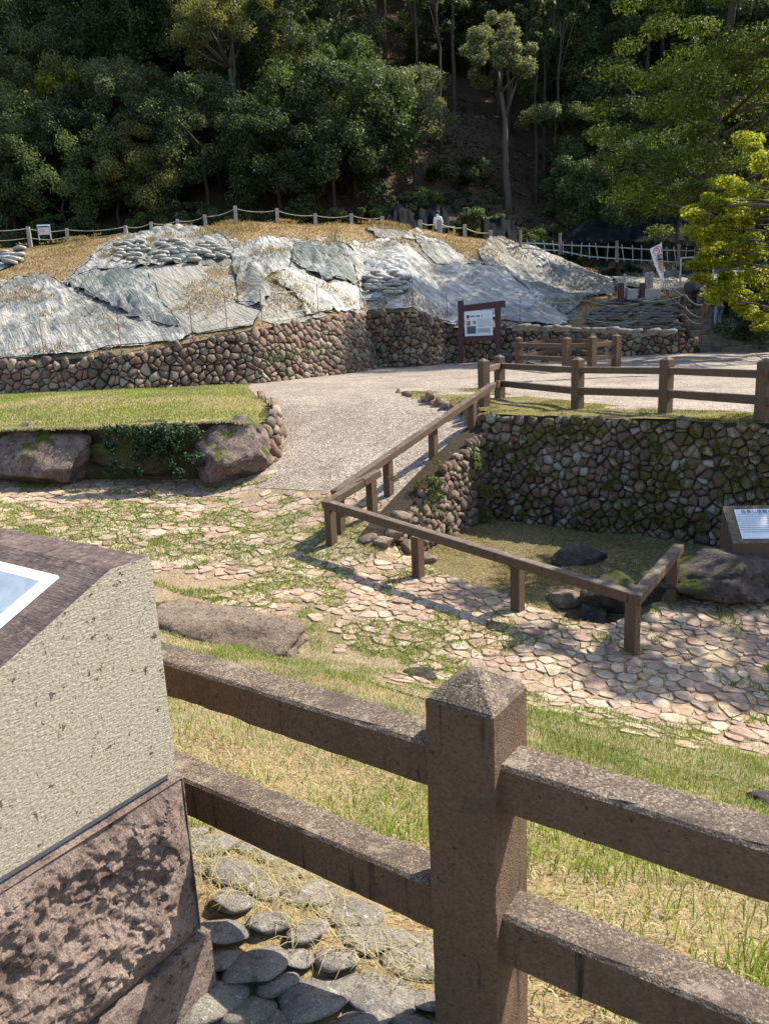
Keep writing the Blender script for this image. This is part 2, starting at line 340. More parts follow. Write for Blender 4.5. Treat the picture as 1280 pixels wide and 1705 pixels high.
# ------------------------------------------------------------------ terrain functions
EX, EY = np.array([.817, -.576]), np.array([.576, .817])     # along the near fence / outwards from it
FP = np.array([.165, 1.405])
def s_of(x, y): return (np.asarray(x) - FP[0]) * EY[0] + (np.asarray(y) - FP[1]) * EY[1]
def h_bank(x, y):
    s = s_of(x, y); return np.where(s < 0, 1.48, 1.48 - .376 * s) + .02 * vn(x * 2.3, y * 2.3)
def h_pave0(x, y): return .1 - .05 * (np.asarray(x) + .73) + .055 * (np.asarray(y) - 10) + .012 * vn(np.asarray(x) * 1.1, np.asarray(y) * 1.1, 3)
def h_ramp(x, y): return .56 + .18 * (np.asarray(x) - .08) + .2016 * (np.asarray(y) - 11.2)
def h_path(x, y): return smax(h_pave0(x, y) - .02, smin(h_ramp(x, y), 1.5, .2), .12) + .008 * vn(np.asarray(x) * 1.5, np.asarray(y) * 1.5, 9)
def h_pave(x, y):
    q = (np.asarray(x) + .05) * .857 - (np.asarray(y) - 9.8) * .515
    return smax(h_bank(x, y), smax(h_pave0(x, y), smin(h_ramp(x, y), 1.5) - 1.3 * np.maximum(0, q), .1), .12)
def h_pit(x, y):
    dr = np.exp(-(((np.asarray(x) - 2.15) / .5) ** 2 + ((np.asarray(y) - 8.05) / .42) ** 2))
    return -.22 - .34 * dr + .05 * fbm(np.asarray(x) * 1.3, np.asarray(y) * 1.3, 2)
def h_lawn(x, y):
    return 1.5 + .10 * np.exp(-((np.asarray(y) - 19) / 4) ** 2) * sstep(-2.5, -6, x) + .03 * vn(np.asarray(x) * .8, np.asarray(y) * .8, 5) - .09 * sstep(-2.75, -2.15, x)
def h_verge(x, y): return 1.515 + .025 * vn(np.asarray(x) * 1.7, np.asarray(y) * 1.7, 4)

_wx = [-60, -14, -7.4, -3.8, -1.5, -.4, 1.45, 2.75, 7, 11.6, 12.3, 16.6, 60]
_wy = [27, 24.8, 23.5, 24.5, 27.5, 30.6, 29.5, 31.0, 30.7, 30.0, 29.9, 29.4, 26]
_wh = [.9, .9, 1.05, 1.6, 1.88, 2.1, 2.0, 1.45, 1.1, .75, .3, .3, .8]
_cx = [-60, -18, -12, -7, 1, 6, 9, 12, 16, 22, 60]
_cz = [7.4, 7.9, 8.35, 8.5, 8.1, 7.2, 6.2, 5.0, 4.6, 5.0, 7]
def wall_y(x): return np.interp(x, _wx, _wy)
def wall_top(x): return 1.5 + np.interp(x, _wx, _wh)
def h_mound(x, y):
    x = np.asarray(x, float); y = np.asarray(y, float); yw = wall_y(x); zt = wall_top(x) - .06; zc = np.interp(x, _cx, _cz)
    t = np.clip((y - yw) / (42.5 - yw), 0, 1)
    a = zt + (zc - zt) * (1 - (1 - t) ** 1.35)
    up = 3.85
    b = zt + (up - zt) * sstep(.1, 3.4, y - yw) + (zc - up) * sstep(36.5, 42, y)
    st = (x > 12.15) & (x < 16.75)
    b = np.where(st, np.minimum(1.25 + np.maximum(0, y - yw) * .5, np.maximum(b, up)), b)
    k = sstep(5.0, 10.0, x + (y - 36) * .25)
    z = a * (1 - k) + b * k
    amp = sstep(0, 4, y - yw) * (1 - .7 * k)
    z = z + amp * (.32 * fbm(x * .22, y * .22, 1) + .12 * fbm(x * .7, y * .7, 8))
    z = z - .5 * sstep(43.1, 44.2, y) * (1 - sstep(45.6, 47.5, y)) * sstep(-2, 0, x) * (1 - sstep(6, 8, x))
    far = np.maximum(0, y - 46.0)
    hill = .74 * np.maximum(0, far - 1) + 1.6 * fbm(x * .06, y * .06, 4) * sstep(2, 14, far) + .3 * vn(x * .4, y * .4) * sstep(0, 6, far)
    return z + hill

# ------------------------------------------------------------------ the setting
g = MB(); g.add([(-420, -200, -2.2), (420, -200, -2.2), (420, 700, -2.2), (-420, 700, -2.2)], [(0, 1, 2, 3)])
tag(g.build('ground', M['earth_core']), kind='structure')

def es(e, s): p = FP + EX * e + EY * s; return (float(p[0]), float(p[1]))
sheet('grass_bank', [es(-9, -2.5), es(9.5, -2.5), es(9.5, 5.8), es(-9, 5.8)], .11, lambda x, y: h_pave(x, y) - .02, M['bank_soil'])
PAVE = [es(9, 3.3), (11.5, 7.2), (9, 8.4), (4.6, 9.55), (3.55, 8.75), (2.75, 7.85), (2.35, 7.62), (1.95, 7.75), (1.7, 8.1), (1.25, 8.55), (.6, 9.25), (.2, 9.75), (-.02, 9.9), (.35, 10.75), (.1, 11.6), (-.9, 12.6), (-2.3, 13.9), (-9, 14.2), (-13, 13), (-11, 5), es(-6, 3.3)]
sheet('stone_pavement', PAVE, .17, lambda x, y: h_pave(x, y), M['paving_soil'])
sheet('pit_floor', [(-.35, 9.6), (.2, 9.2), (1.6, 7.7), (2.6, 7.2), (3.4, 7.9), (6.5, 8.6), (6, 10.2), (1.9, 13.2), (1.4, 12.9), (-.1, 10.2)], .12, h_pit, M['pit_soil'])
sheet('gravel_path', [(-2.45, 12.95), (-1.6, 12.35), (-.85, 11.85), (-.1, 11.25), (.1, 10.55), (.42, 10.72), (1.62, 12.78), (1.9, 13.0), (3.4, 12.4), (6, 10.2), (14, 8), (22, 18), (17, 29.8), (11.6, 30.3), (2.8, 31.3), (1.5, 29.8), (-.4, 31), (-1.6, 28), (-3.9, 24.8), (-4.2, 22), (-3.0, 18.5), (-2.3, 16.2), (-2.1, 14.5)], .22, lambda x, y: h_path(x, y) + .006, M['gravel'], jit=.02)
LAWN = [(-2.35, 13.5), (-2.1, 14.0), (-2.05, 15.0), (-2.3, 16.6), (-2.9, 18.6), (-3.7, 22), (-3.95, 24.7), (-7.4, 23.8), (-14, 25.2), (-22, 26), (-22, 13.4), (-9, 13.5), (-4, 13.6)]
sheet('lawn', LAWN, .22, lambda x, y: h_lawn(x, y) + .012, M['lawn_soil'], jit=.03)
VERGE = [(.45, 18.0), (.75, 16.3), (1.22, 14.8), (1.86, 13.3), (1.72, 12.95), (3.36, 11.64), (5.26, 10.12), (7.9, 8.0), (9, 9.2), (5.75, 11.2), (3.7, 13.7), (2.8, 16.2), (2.35, 18.3), (1.4, 18.4)]
sheet('moss_verge', VERGE, .16, h_verge, M['moss_verge'], jit=.02)

def mound_sheet():
    xs = np.concatenate([np.arange(-60, -20, 1.2), np.arange(-20, 20, .3), np.arange(20, 60.1, 1.2)])
    ts = np.concatenate([np.arange(0, 16, .3), np.arange(16, 24, .5), np.arange(24, 95, 1.6)])
    X, T_ = np.meshgrid(xs, ts); Y = wall_y(X) + .12 + T_; Z = h_mound(X, Y); Z[0] -= .3
    n, m = len(ts), len(xs); i = np.arange(n - 1)[:, None] * m + np.arange(m - 1)[None]
    F = np.stack([i, i + 1, i + m + 1, i + m], -1).reshape(-1, 4); V = np.stack([X, Y, Z], -1).reshape(-1, 3)
    yc = V[F].mean(1)[:, 1]
    for nm, sel, m_ in (('mound', yc < 45.5, 'straw_soil'), ('hillside', yc >= 45.5, 'forest_floor')):
        f = F[sel]; u, inv = np.unique(f, return_inverse=True)
        tag(link(nm, fastmesh(nm, V[u], inv.reshape(f.shape)), M[m_], None, True), kind='structure')
mound_sheet()

# ------------------------------------------------------------------ stones
def cells(sites, R, wv=.8):
    S = np.array(sites); out = []; WT = (rng.uniform(-1, 1, len(S)) * wv * R * .5) * R * .9
    for i, (x, y) in enumerate(S):
        d = S - S[i]; nb = np.nonzero((np.abs(d[:, 0]) < 2 * R) & (np.abs(d[:, 1]) < 2 * R))[0]
        nb = nb[np.argsort((d[nb] ** 2).sum(1))][1:18]
        r = R * .95; poly = [(x + r * math.cos(a), y + r * math.sin(a)) for a in np.arange(8) * math.pi / 4 + .3]
        for j in nb:
            dx, dy = d[j]; tt = float(np.clip(.5 + (WT[i] - WT[j]) / (2 * (dx * dx + dy * dy) + 1e-9), .2, .8)); mx, my = x + dx * tt, y + dy * tt; new = []
            for k in range(len(poly)):
                p, q = poly[k], poly[(k + 1) % len(poly)]
                a = (p[0] - mx) * dx + (p[1] - my) * dy; b = (q[0] - mx) * dx + (q[1] - my) * dy
                if a <= 0: new.append(p)
                if (a < 0) != (b < 0) and a != b: t = a / (a - b); new.append((p[0] + (q[0] - p[0]) * t, p[1] + (q[1] - p[1]) * t))
            poly = new
            if len(poly) < 3: break
        # merge very short edges
        pl = [p for k, p in enumerate(poly) if math.dist(p, poly[k - 1]) > .12 * R]
        if len(pl) >= 4: out.append((i, [(a + rnd.gauss(0, .035) * R, b + rnd.gauss(0, .035) * R) for a, b in pl]))
    return out
def jgrid(u0, u1, v0, v1, su, sv, jit=.42, drop=.11, rough_rows=True):
    pts = []; v = v0; k = 0
    while v < v1:
        u = u0 + (su * .5 if k % 2 else 0)
        while u < u1:
            if rnd.random() > drop: pts.append((u + rnd.uniform(-jit, jit) * su, v + rnd.uniform(-jit, jit) * sv))
            u += su
        v += sv; k += 1
    return pts
def stone(poly, thick, gap=.93, flat=.62, rough=.2, chaikin=False):
    P = np.array(poly); c = P.mean(0)
    if chaikin: P = np.concatenate([[P[k] * .78 + P[(k + 1) % len(P)] * .22, P[k] * .22 + P[(k + 1) % len(P)] * .78] for k in range(len(P))])
    n = len(P); D = P - c; tl = rng.normal(0, rough * .55, 2) / max(.05, np.abs(D).max())
    h = thick * rng.uniform(.72, 1.25)
    r0 = np.c_[c + D * gap, np.full(n, -thick * .7)]
    r1 = np.c_[c + D * gap * rng.uniform(.93, 1.0, (n, 1)), h * rng.uniform(.25, .6, n)]
    D2 = D * flat * rng.uniform(.82, 1.12, (n, 1)); r2 = np.c_[c + D2, h * (1 + D2 @ tl + rng.normal(0, rough * .35, n))]
    ct = np.array([[c[0], c[1], h * (1.05 + rng.normal(0, rough * .3))]])
    V = np.concatenate([r0, r1, r2, ct]); F = []
    for k in range(n):
        a, b = k, (k + 1) % n; F += [(a, b, n + b, n + a), (n + a, n + b, 2 * n + b, 2 * n + a), (2 * n + a, 2 * n + b, 3 * n)]
    return V, F
def lay(items, parent, m, name, restname, limit=300, smooth=False):
    """items: (screen size, V world, F); the largest become parts of their own, the rest one part"""
    items = sorted(items, key=lambda t: -t[0]); loc = np.array(parent.location) if parent is not None else np.zeros(3)
    for _, V, F in items[:limit]:
        c = V.mean(0); o = link(name, mesh(name, V - c, F), m, parent, smooth); o.location = c - loc
    rest = items[limit:]
    if rest:
        b = MB()
        for _, V, F in rest: b.add(V - loc, F)
        o = b.build(restname, m, parent, smooth); o['kind'] = 'stuff'
def size_px(V):
    p = V.mean(0); x, y, z = seen(p)
    if z < .3 or x < -60 or x > 1340 or y < -60 or y > 1765: return 0.0
    return float(np.ptp(V, axis=0).max() / z)

def stone_wall(pts, su, sv, thick, batter, label, m='wall_stone', group=None, core_drop=-.005):
    """pts: (x, y, z bottom, z top) from left to right as seen from the side the wall faces"""
    P = np.array(pts, float); seg = np.linalg.norm(np.diff(P[:, :2], axis=0), axis=1); U_ = np.concatenate([[0], np.cumsum(seg)])
    root = empty('stone_wall', tuple(P[0, :3]), 0, label, 'wall', group); root['kind'] = 'thing'
    nrm = []
    for k in range(len(P) - 1):
        d = (P[k + 1, :2] - P[k, :2]) / seg[k]; nrm.append((d[1], -d[0]))
    nrm = np.array(nrm); nv = np.array([nrm[0]] + [(nrm[k - 1] + nrm[k]) / np.linalg.norm(nrm[k - 1] + nrm[k]) for k in range(1, len(nrm))] + [nrm[-1]])
    def place(u, v, w):
        q = [np.interp(u, U_, P[:, i]) for i in range(4)]; n0, n1 = np.interp(u, U_, nv[:, 0]), np.interp(u, U_, nv[:, 1])
        off = w + batter * np.maximum(0, (q[3] - q[2]) - v); return np.stack([q[0] + n0 * off, q[1] + n1 * off, q[2] + v], -1)
    # earth core behind the stones
    uu = np.unique(np.concatenate([U_, np.arange(0, U_[-1], .5)])); hh = np.interp(uu, U_, P[:, 3] - P[:, 2])
    back = thick * .35
    rows = [place(uu, np.zeros_like(uu) - .25, np.full_like(uu, -back)), place(uu, hh - core_drop, np.full_like(uu, -back)), place(uu, hh - core_drop, np.full_like(uu, -back - .35))]
    n = len(uu); V = np.concatenate(rows); F = [(r * n + k, r * n + k + 1, (r + 1) * n + k + 1, (r + 1) * n + k) for r in range(2) for k in range(n - 1)]
    link('earth_core', mesh('earth_core', rel(root, V), F), M['earth_core'], root)
    hmax = (P[:, 3] - P[:, 2]).max(); items = []
    sites = jgrid(0, U_[-1], -.05, hmax + sv, su, sv, .44, .12)
    for i, poly in cells(sites, max(su, sv) * .98):
        q = np.array(poly); c = q.mean(0); h = np.interp(c[0], U_, P[:, 3] - P[:, 2])
        if c[1] > h + (rnd.random() - .35) * sv * .7 or c[0] < 0 or c[0] > U_[-1]: continue
        if np.ptp(q[:, 0]) < .35 * su or np.ptp(q[:, 1]) < .3 * sv: continue
        V, F = stone(poly, thick * rnd.uniform(.8, 1.3), rnd.uniform(.86, .985), .6, .35)
        items.append((0, place(V[:, 0], V[:, 1], V[:, 2]), F))
    items = [(size_px(V), V, F) for _, V, F in items]
    lay(items, root, M[m], 'stone', 'small_stones', smooth=True)
    return root, place, U_

# pit walls
PITL = [(-.22, 9.62, -.3, .12), (.05, 9.95, -.3, .36), (.5, 10.8, -.3, .60), (1.1, 11.8, -.3, .95), (1.78, 12.85, -.3, 1.28)]
wl = stone_wall(PITL, .14, .11, .055, .06, 'sloping rubble wall of reddish stones below the path handrail', 'wall_stone')
PITB = [(1.68, 12.93, -.3, 1.5), (3.4, 11.6, -.3, 1.5), (5.3, 10.08, -.3, 1.5), (7.4, 8.4, -.3, 1.5)]
wb = stone_wall(PITB, .135, .106, .05, .10, 'tall mossy rubble wall at the back of the sunken pit', 'pit_stone')
BED = [(.42, 18.1, 1.42, 1.5), (.72, 16.4, 1.36, 1.56), (1.18, 14.9, 1.28, 1.6), (1.45, 14.2, 1.2, 1.58), (1.62, 13.5, 1.05, 1.55), (1.75, 12.95, .9, 1.52)]
stone_wall(BED, .24, .15, .06, .05, 'low kerb of dark stones edging the mossy bed beside the gravel path', 'wall_stone', core_drop=.12)
ENDW = [(-2.2, 13.55, .45, 1.46), (-1.98, 14.05, .6, 1.5), (-1.98, 15.0, .85, 1.52), (-2.25, 16.6, 1.2, 1.54), (-2.85, 18.6, 1.46, 1.56)]
stone_wall(ENDW, .23, .17, .075, .12, 'curved rubble wall at the end of the lawn terrace beside the path', 'wall_stone', core_drop=.08)
def wl_pts(xs, base=1.45): return [(x, float(wall_y(x)), base, float(wall_top(x))) for x in xs]
stone_wall(wl_pts([-19, -14, -10, -7.4, -5.5, -3.8, -1.5, -.42]), .235, .165, .08, .3, 'long rubble retaining wall along the foot of the covered mound', 'wall_stone')
stone_wall(wl_pts([-.38, 1.42]) + [(1.47, 29.52, 1.45, 3.5), (2.72, 30.98, 1.45, 3.15)], .23, .17, .08, .08, 'projecting rubble buttress with a shaded face between long wall and board', 'wall_stone')
stone_wall([(2.7, 31.05, 1.45, 2.95)] + wl_pts([5, 7, 9, 11.6, 12.25]), .23, .175, .08, .25, 'low rubble wall behind the timber enclosure ending at the steps', 'wall_stone')

# paving stones
def paving():
    PP = np.array(PAVE); items = []
    root = bpy.data.objects['stone_pavement']
    inner = [tuple(p) for p in PAVE]
    near = jgrid(-6, 7.5, 2.6, 9.6, .15, .118, .42, .12) ; far = jgrid(-11, 1, 9.6, 14, .19, .16, .42, .12)
    for S_, R in ((near, .165), (far, .21)):
        for i, poly in cells(S_, R):
            q = np.array(poly); c = q.mean(0)
            if not inside(inner, c[0], c[1]): continue
            s = float(s_of(*c))
            if s < 3.75 + .45 * float(vn(c[0] * 1.2, c[1] * 1.2)) + (.5 if c[0] < -.6 else 0) + .5 * rnd.random(): continue
            if c[1] > 11.6 - .7 * (c[0] + .6) and c[0] > -1.9: continue
            bare = float(fbm(c[0] * .55 + 3, c[1] * .8, 6)) + (.28 if c[0] < -1.2 and 8.6 < c[1] < 11.6 else 0)
            if bare > .46 + .35 * rnd.random(): continue
            x, y, z = seen((c[0], c[1], float(h_pave(c[0], c[1]))))
            if x < -150 or x > 1650 or y > 1700: continue
            V, F = stone(poly, .013, rnd.uniform(.8, .95), .86, .25, chaikin=size_px(np.c_[q, np.zeros(len(q))]) > .02)
            V[:, 2] = V[:, 2] * 1.0 + h_pave(V[:, 0], V[:, 1]) + rnd.uniform(-.006, .008)
            items.append((size_px(V), V, F))
    lay(items, root, M['paving_stone'], 'paving_stone', 'paving_stones')
    print('paving stones', len(items))
paving()
def text_mesh(name, body, size, m, parent, mat4, ax='LEFT', extr=.0006, off=0.0):
    cu = bpy.data.curves.new(name, 'FONT'); cu.body = body; cu.size = size; cu.extrude = extr; cu.offset = off; cu.align_x = ax; cu.align_y = 'CENTER' if ax == 'CENTER' else 'TOP_BASELINE'
    t = bpy.data.objects.new(name, cu); C.objects.link(t); dg = bpy.context.evaluated_depsgraph_get(); me = bpy.data.meshes.new_from_object(t.evaluated_get(dg)); me.name = name
    bpy.data.objects.remove(t); me.materials.clear(); o = link(name, me, m, parent); o.matrix_local = mat4; return o
# ------------------------------------------------------------------ more materials
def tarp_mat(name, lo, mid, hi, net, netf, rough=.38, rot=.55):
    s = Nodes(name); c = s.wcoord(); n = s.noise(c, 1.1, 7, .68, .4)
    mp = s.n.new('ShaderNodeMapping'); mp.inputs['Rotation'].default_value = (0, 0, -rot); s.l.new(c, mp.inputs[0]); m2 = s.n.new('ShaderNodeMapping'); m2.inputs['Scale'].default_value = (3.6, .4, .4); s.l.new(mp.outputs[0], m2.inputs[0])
    st = s.noise(m2.outputs[0], 1.6, 7, .66, .8)                                       # streaks along the folds, painting their shading into the colour
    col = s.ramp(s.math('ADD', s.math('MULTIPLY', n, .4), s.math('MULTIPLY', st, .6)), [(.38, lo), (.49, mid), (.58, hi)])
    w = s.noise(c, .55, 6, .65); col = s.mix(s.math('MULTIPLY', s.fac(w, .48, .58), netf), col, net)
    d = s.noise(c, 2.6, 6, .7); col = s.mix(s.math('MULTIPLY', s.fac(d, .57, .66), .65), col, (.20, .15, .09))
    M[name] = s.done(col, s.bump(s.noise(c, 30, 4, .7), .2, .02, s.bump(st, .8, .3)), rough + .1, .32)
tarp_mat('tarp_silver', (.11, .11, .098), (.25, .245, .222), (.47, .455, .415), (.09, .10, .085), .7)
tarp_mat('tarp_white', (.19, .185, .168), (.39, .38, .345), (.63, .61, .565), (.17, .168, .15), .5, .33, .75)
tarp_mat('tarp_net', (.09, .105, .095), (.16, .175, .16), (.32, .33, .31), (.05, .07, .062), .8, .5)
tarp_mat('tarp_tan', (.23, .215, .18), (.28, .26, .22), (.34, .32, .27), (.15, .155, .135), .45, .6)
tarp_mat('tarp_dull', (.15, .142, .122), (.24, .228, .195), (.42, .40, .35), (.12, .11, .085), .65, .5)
plain('black_net', (.007, .009, .011), .9, .5, 2, .4, .05)
plain('red_brown_paint', (.062, .026, .028), .5, .25, 4)
plain('panel_white', (.62, .66, .68), .35, .04, 3, .02, .4)
plain('white_frame', (.78, .79, .8), .3, .03, 3, .02, .5)
plain('print_dark', (.03, .03, .035), .6, .2); plain('print_red', (.55, .06, .05), .6, .1); plain('print_orange', (.62, .22, .03), .6, .1)
plain('print_grey', (.34, .36, .36), .6, .1); plain('print_brown', (.32, .19, .13), .6, .4, 30); plain('print_blue', (.06, .09, .13), .5, .8, 25); plain('print_pink', (.6, .3, .3), .6, .2)
plain('rope', (.40, .37, .28), .8, .15); plain('rope_yellow', (.55, .56, .25), .8, .15); plain('rust', (.19, .085, .055), .8, .3)
plain('weathered_wood', (.20, .165, .135), .85, .3, 5); plain('grey_post', (.30, .27, .25), .85, .25, 5); plain('pipe_white', (.30, .32, .35), .5, .2)
plain('concrete', (.30, .29, .27), .9, .2, 5); plain('sandbag', (.29, .28, .25), .9, .5, 6, .6); plain('sandbag_old', (.115, .11, .095), .9, .5, 4, .5); plain('metal_grey', (.4, .4, .38), .5, .1)
plain('flag_cloth', (.74, .70, .68), .8, .05, 3, .05); plain('skin', (.45, .27, .19), .6, .1); plain('hair_dark', (.02, .016, .014), .6, .2)
plain('shirt_dark', (.10, .09, .09), .85, .2); plain('shirt_grey', (.19, .16, .16), .85, .2); plain('trousers_dark', (.022, .021, .024), .85, .3); plain('shirt_pale', (.55, .52, .5), .85, .1); plain('jeans', (.20, .27, .36), .85, .25, 8)
plain('shoe_white', (.6, .6, .62), .6, .1); plain('shoe_dark', (.03, .028, .028), .6, .2); plain('bag_dark', (.06, .052, .045), .8, .2); plain('shirt_white', (.7, .72, .76), .8, .05); plain('hat', (.5, .48, .47), .8, .1)
plain('plank_wood', (.32, .24, .15), .8, .25, 6)
def picture():
    s = Nodes('plaque_picture'); c = s.coord(); n = s.noise(c, 7, 6, .6, .5)
    M['picture'] = s.done(s.ramp(n, [(.3, (.16, .20, .25)), (.5, (.25, .30, .35)), (.7, (.40, .43, .46))]), None, .4, .3)  # picture panel; sky reflection put into its mottled grey-blue colour
picture()

# ------------------------------------------------------------------ near fence and pedestal
def timber_post(b, x, y, z0, z1, w, rz, point=.045):
    b.box((x, y, (z0 + z1) / 2), (w, w, z1 - z0), rz, .008)
    h = w / 2 - .004; cz, sz = math.cos(rz), math.sin(rz)
    pts = [(x + a * cz - q * sz, y + a * sz + q * cz, z1 - .001) for a, q in ((-h, -h), (h, -h), (h, h), (-h, h))]
    t = w * .06; tp = [(x + a * cz - q * sz, y + a * sz + q * cz, z1 + point) for a, q in ((-t, -t), (t, -t), (t, t), (-t, t))]
    b.add(pts + tp, [(0, 1, 5, 4), (1, 2, 6, 5), (2, 3, 7, 6), (3, 0, 4, 7), (4, 5, 6, 7)])
def timber_fence(name, posts, runs, zf, label, pw=.155, H=.81, rails=((.69, .105), (.35, .12)), rd=.1, zoff=0):
    """posts: list of (x, y, angle); runs: pairs of post indices"""
    root = empty(name, (posts[0][0], posts[0][1], float(zf(np.array([posts[0][0]]), np.array([posts[0][1]]))[0])), 0, label, 'fence')
    zb = [float(zf(np.array([p[0]]), np.array([p[1]]))[0]) for p in posts]
    for p, z in zip(posts, zb):
        b = MB(); timber_post(b, p[0], p[1], z - .15, z + H, pw, p[2]); b.build('post', M['timber'], root, world=True)
    for i, j in runs:
        a, c = np.array(posts[i][:2]), np.array(posts[j][:2]); d = (c - a) / np.linalg.norm(c - a)
        for top, h in rails:
            b = MB(); b.bar((*(a + d * pw * .3), zb[i] + top - h / 2), (*(c - d * pw * .3), zb[j] + top - h / 2), rd, h, .008); b.build('rail', M['timber'], root, world=True)
    return root
def weather(o, edge=.03, amp=.0022, wear=.006):
    bm = bmesh.new(); bm.from_mesh(o.data)
    for _ in range(7):
        es_ = [e for e in bm.edges if e.calc_length() > edge]
        if not es_: break
        bmesh.ops.subdivide_edges(bm, edges=es_, cuts=1, use_grid_fill=True); bmesh.ops.triangulate(bm, faces=[f for f in bm.faces if len(f.verts) > 4])
    bm.normal_update(); V = np.array([v.co[:] for v in bm.verts]); N_ = np.array([v.normal[:] for v in bm.verts]); corner = np.abs(N_).max(1) < .985
    n = fbm(V[:, 0] * 30, V[:, 1] * 30, V[:, 2] * 30, 3); chip = np.maximum(0, fbm(V[:, 0] * 14 + 5, V[:, 1] * 14, V[:, 2] * 14, 2) - .12)
    V = V + N_ * (amp * n)[:, None] - N_ * (corner * (.001 + wear * chip * 2))[:, None]
    for v, c in zip(bm.verts, V): v.co = c
    bm.to_mesh(o.data); bm.free(); o.data.update()
RZ = math.atan2(EX[1], EX[0])
fence_near = timber_fence('timber_fence', [(*(FP + EX * e), RZ) for e in (0, -1.9, 1.9)], [(1, 0), (0, 2)], lambda x, y: np.full_like(x, 1.48),
             'brown concrete timber fence with a square post nearest the camera')

for o in fence_near.children: weather(o)

def pedestal():
    Q = np.array([-.485, 1.52]); root = empty('information_pedestal', (Q[0], Q[1], 1.42), RZ, 'tan stone pedestal with slanted top and picture plate at left edge', 'pedestal')
    Wd, z0 = 1.05, 1.42
    b = MB(); prof = [(0, 2.075), (0, 2.56), (-.004, 2.565), (-.096, 2.565), (-.10, 2.563), (-.65, 2.312), (-.655, 2.305), (-.655, 2.075)]
    n = len(prof); vs = [(x, y, z - z0) for x in (0, -Wd) for y, z in prof]
    fs = [tuple(range(n - 1, -1, -1)), tuple(range(n, 2 * n))] + [(k, (k + 1) % n, n + (k + 1) % n, n + k) for k in range(n)]
    bm = bmesh.new(); [bm.verts.new(v) for v in vs]; bm.verts.ensure_lookup_table(); [bm.faces.new([bm.verts[i] for i in f]) for f in fs]
    bmesh.ops.recalc_face_normals(bm, faces=bm.faces[:]); me = bpy.data.meshes.new('slanted_block'); bm.to_mesh(me); bm.free(); link('slanted_block', me, M['granite'], root)
    MB().box((-Wd / 2, -.325, 2.066 - z0), (Wd - .03, .63, .026)).build('mortar_joint', M['concrete'], root)
    def rough(name, za, zb, out, amp, m, sd, nx=170, nz=100):
        # right face and front face carved rough; built as a closed box of displaced grids
        V = []; F = []
        def grid(o, u, v, nrm, nu, nv):
            base = len(V); A, Q_ = np.meshgrid(np.linspace(0, 1, nu + 1), np.linspace(0, 1, nv + 1)); A = A.ravel(); Q_ = Q_.ravel()
            p = o + A[:, None] * u + Q_[:, None] * v; x, y, z = p.T
            e = np.minimum(1, np.minimum(np.minimum(A, 1 - A), np.minimum(Q_, 1 - Q_)) * 8)
            big = fbm(x * 5 + sd, y * 5, z * 6, 2); ter = np.round((big + .35 * fbm(x * 13, y * 13 + sd, z * 13, 2)) * 3.2) / 3.2      # broken, terraced faces
            d = .55 * ter + .35 * big + + .42 * fbm(x * 26, y * 26 + sd, z * 26, 3) + .2 * fbm(x * 70, y * 70, z * 70 + sd, 2); rd = 0; hol = -.9 * sstep(.15, .5, fbm(x * 3.3 + 9, y * 3.3 + sd, z * 5, 2))
            V.extend(list(p + nrm * (amp * e * (.4 + d + .5 * rd + hol) - amp * .15 * (1 - e))[:, None]))
            for j in range(nv):
                for i in range(nu): k = base + j * (nu + 1) + i; F.append((k, k + 1, k + nu + 2, k + nu + 1))
        a = np.array
        D = .655 + out; H = zb - za
        grid(a([out, -D, za - z0]), a([0, D + out, 0.]), a([0, 0, H]), a([1., 0, 0]), nx, nz)
        grid(a([-Wd, -D, za - z0]), a([Wd + out, 0., 0]), a([0, 0, H]), a([0, -1., 0]), nx, nz)
        grid(a([out, out, za - z0]), a([-Wd - out, 0., 0]), a([0, 0, H]), a([0, 1., 0]), 20, 10)
        k = len(V); V.extend([a([out, -D, H + za - z0]), a([out, out, H + za - z0]), a([-Wd, out, H + za - z0]), a([-Wd, -D, H + za - z0])]); F.append((k, k + 1, k + 2, k + 3))
        link(name, mesh(name, V, F), m, root, False)
    rough('rough_block', 1.655, 2.055, .012, .05, M['pedestal_rock'], 3)
    rough('plinth', 1.25, 1.645, .024, .006, M['pedestal_rock'], 8, 20, 10)
    # plate on the slant
    sl = math.atan2(.251, .55); dy = np.array([0, -math.cos(sl), -math.sin(sl)]); nz = np.array([0, -math.sin(sl), math.cos(sl)]); o = np.array([0, -.10, 2.563 - z0])
    def plate(name, x0, x1, t0, t1, lift, th, m, parent):
        c = o + np.array([(x0 + x1) / 2, 0, 0]) + dy * (t0 + t1) / 2 + nz * (lift + th / 2)
        return MB().box(c, (x1 - x0, t1 - t0, th), axes=((1, 0, 0), -dy, nz)).build(name, m, parent)
    p = plate('plate', -.95, -.105, .045, .53, .001, .006, M['white_frame'], root)
    plate('picture', -.92, -.135, .07, .505, .0075, .002, M['picture'], p)
pedestal()

